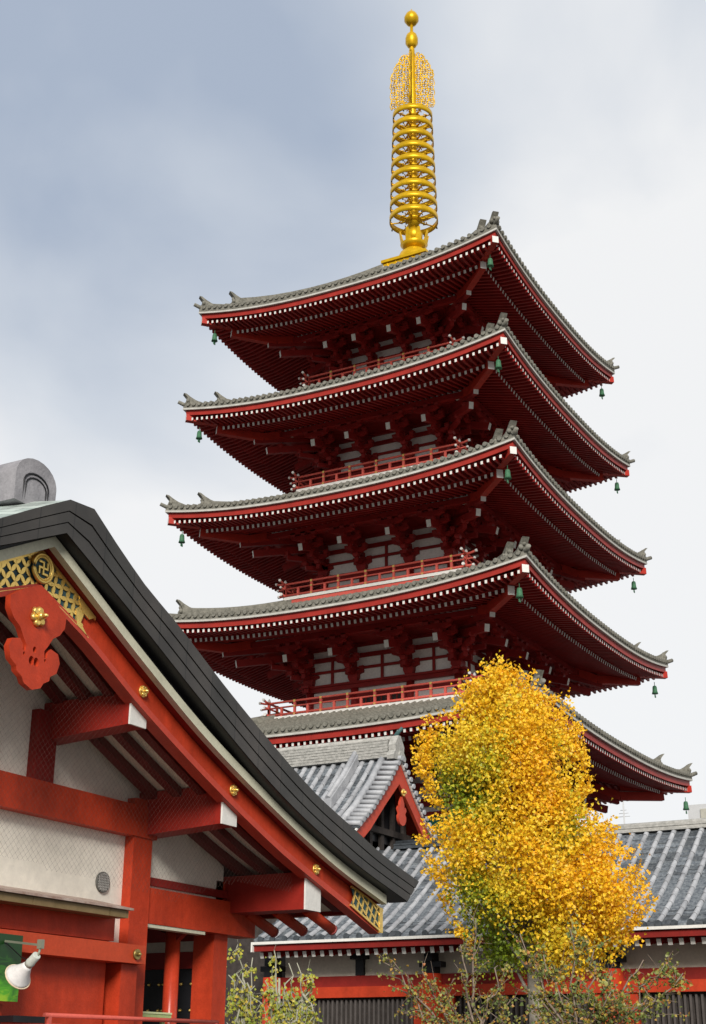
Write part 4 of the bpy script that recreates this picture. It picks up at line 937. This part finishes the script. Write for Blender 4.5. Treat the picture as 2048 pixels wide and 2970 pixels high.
GL=Leaves(5)
for (u,d,z) in cl:
    g=.80+rnd.gauss(0,.12)+.05*(u)+ .10*math.sin(z*2.1+u*2.7+d)
    for pu,pz,pr in gp:
        dd=math.hypot(u-pu,z-pz)/pr
        g-=.50*math.exp(-dd*dd*1.3)
    if z<4.6: g-=.25*(4.6-z)
    n=rnd.randint(75,115); sx=rnd.uniform(.13,.22); sz=sx*rnd.uniform(1.0,1.7); lean=rnd.gauss(0,.4)
    for i in range(n):
        t=rnd.gauss(0,1); p=W3(u+rnd.gauss(0,sx)+lean*t*sz*.6,d+rnd.gauss(0,sx),z+t*sz)
        GL.add(p,rnd.uniform(.055,.085),mixc(GK,g+rnd.gauss(0,.09)),.25)
# loose sprays sticking out of the outline
for i in range(230):
    z=rnd.uniform(4,10.2); side=rnd.choice((-1,1)); e=lerp(Lf,z) if side<0 else lerp(Rt,z); u0=e-side*.15; L_=rnd.uniform(.12,.42); up_a=rnd.uniform(-.2,1.0); d=rnd.uniform(-.5,.5)
    for j in range(int(L_*70)):
        t=rnd.random(); GL.add(W3(u0+side*L_*t+rnd.gauss(0,.035),d+rnd.gauss(0,.05),z+up_a*L_*t+rnd.gauss(0,.04)),rnd.uniform(.05,.08),mixc(GK,.82+rnd.gauss(0,.1)),.2)
for (u,z0_,z1_) in ((-.52,9.8,10.42),(-.15,9.6,10.05),(-.85,9.5,9.95),(.35,9.1,9.6),(-1.3,9.1,9.55)):
    for j in range(70): t=rnd.random(); GL.add(W3(u+rnd.gauss(0,.10*(1.15-t)),rnd.gauss(0,.1),z0_+(z1_-z0_)*t),rnd.uniform(.05,.08),mixc(GK,.8+rnd.gauss(0,.1)),.2)
GL.build('crown',gk,gt)
def wig(p,q,n,a,rnd):
    p=Vector(p);q=Vector(q); out=[p]
    for i in range(1,n): t=i/n; out.append(p.lerp(q,t)+Vector((rnd.gauss(0,a),rnd.gauss(0,a),rnd.gauss(0,a)+a*1.2*math.sin(math.pi*t))))
    return out+[q]
tk=MB(); base=W3(0,0,0)
tk.tube([base,W3(.02,0,2.5),W3(-.05,0,4.5),W3(-.1,0,7),W3(-.35,0,9.6)],.25,12,r2=.03)
tk.v=[(a-gt[0],b-gt[1],c) for a,b,c in tk.v]; tk.build('trunk',BARK,gk)
lb=MB()
for i in range(60):
    u,d,z=rnd.choice(cl); z0=max(2.6,z-abs(u)*.9-.4); lb.tube(wig(W3(-.05,0,z0),W3(u,d,z),5,.05,rnd),.045,5,r2=.012)
lb.v=[(a-gt[0],b-gt[1],c) for a,b,c in lb.v]; lb.build('limbs',BARK,gk)
# sparse shrubs / small trees in front of the temple hall
def sparse(name,org,label,cat,targets,cols,seed,r0=.07,fork=1.3,nl=9,leaf=.05,twigs=7,twl=.5,matb=TWIG,droop=.3,group=None,trunk=None,spread=.5,upw=.35):
    rn=random.Random(seed); root=tag(empty(name,org),label,cat,group); tb=MB(); br=MB(); lv=Leaves(seed+1); O=Vector(org)
    fk=O+ZV*fork
    tp=trunk or [O,O+ZV*fork*.5+RV*.03,fk]
    tb.tube(tp,r0,9,r2=r0*(.3 if trunk else .75))
    for tg in targets:
        tg=Vector(tg); s=fk if trunk is None else Vector(tp[-1])*.0+Vector(tp[1]).lerp(Vector(tp[-1]),rn.random())
        pts=wig(s,tg,8,.06,rn); br.tube(pts,r0*.5,6,r2=.010)
        for k in range(twigs):
            i=rn.randint(2,7); p=pts[i]; dr=(pts[min(i+1,8)]-pts[i-1]).normalized()
            e=p+(dr*.6+Vector((rn.gauss(0,spread),rn.gauss(0,spread),rn.gauss(upw,.35))))*twl*rn.uniform(.5,1.2)
            tw=wig(p,e,4,.03,rn); br.tube(tw,.011,4,r2=.004)
            for _ in range(nl):
                t=rn.random(); j=min(3,int(t*4)); q=tw[j].lerp(tw[j+1],rn.random())
                if rn.random()<.55: q2=q+Vector((rn.gauss(0,.07),rn.gauss(0,.07),rn.gauss(-.02,.07))); 
                else: q2=q
                lv.add(q2,leaf*rn.uniform(.7,1.3),mixc(cols,rn.random()),droop)
            if rn.random()<.6:
                e2=tw[2]+Vector((rn.gauss(0,.2),rn.gauss(0,.2),rn.gauss(.12,.15))); br.tube([tw[2],e2],.006,3,r2=.003)
    for m,n_,mm in ((tb,'trunk',matb),(br,'branches',matb)):
        m.v=[(a-org[0],b-org[1],c-org[2]) for a,b,c in m.v]; m.build(n_,mm,root)
    lv.build('leaves',root,org); return root
G1=[(.16,.20,.04),(.10,.15,.04),(.30,.32,.08),(.42,.34,.05),(.50,.18,.06)]
sparse('shrub',(14.5,-27.3,0),'thin branched shrub with few reddish leaves, left of the ginkgo trunk','shrub',
  [(12.87,-27.98,3.45),(13.14,-27.85,2.95),(14.2,-27.3,3.8),(14.5,-27.2,4.3),(13.5,-27.6,3.3),(13.9,-27.5,2.9),(14.9,-27.1,3.4),(13.3,-27.5,2.6),(15.0,-26.7,2.8),(14.1,-27.9,2.5)],G1,21,fork=1.5,nl=20,twigs=11,leaf=.055,upw=.1)
sparse('shrub',(16.35,-26.4,0),'dense tangled shrub with green and orange leaves, right of the ginkgo trunk','shrub',
  [(15.3,-26.9,4.0),(15.7,-26.7,3.6),(16.2,-26.5,4.1),(16.6,-26.3,3.7),(16.9,-26.2,3.3),(17.5,-26.05,3.5),(17.86,-25.9,3.4),(18.2,-25.85,3.25),(17.5,-26.0,2.8),(15.6,-26.8,2.9),(16.2,-26.6,3.0),(16.7,-26.7,2.7),(15.4,-26.9,2.6),(17.0,-26.6,2.9)],G1,33,fork=1.4,nl=24,twigs=12,leaf=.065,upw=.1)
G2=[(.22,.32,.04),(.40,.45,.05),(.62,.52,.06),(.30,.38,.10),(.62,.42,.05)]
for i,(x,y,zt,r_,lab,sd) in enumerate(((9.93,-28.55,3.85,.05,'slim pale young tree with yellow leaves, right beside the red hall post',3),
     (10.55,-28.15,3.75,.075,'pale trunked young tree with bright green hanging leaves, middle of its row',8),
     (10.98,-27.95,3.5,.06,'young tree with hanging yellow green leaves before the dark lattice, rightmost of its row',14))):
    O=Vector((x,y,0)); tg=[O+RV*rn2+DV*d2+ZV*z2 for rn2,d2,z2 in ((-.12,0,zt),(.18,.1,zt-.25),(-.28,-.1,zt-.6),(.25,0,zt-.8),(-.2,.2,zt-1.0),(.3,-.2,zt-1.3),(0,-.1,zt-1.1),(-.3,.1,zt-1.5))]
    sparse('young_tree',(x,y,0),lab,'tree',tg,G2,sd,r0=r_,nl=18,twigs=6,leaf=.06,twl=.48,matb=PALE,droop=.85,group='young trees beside the red hall',trunk=[O,O+ZV*1.6+RV*.03,O+ZV*(zt-.55)],spread=.22,upw=-1.0)
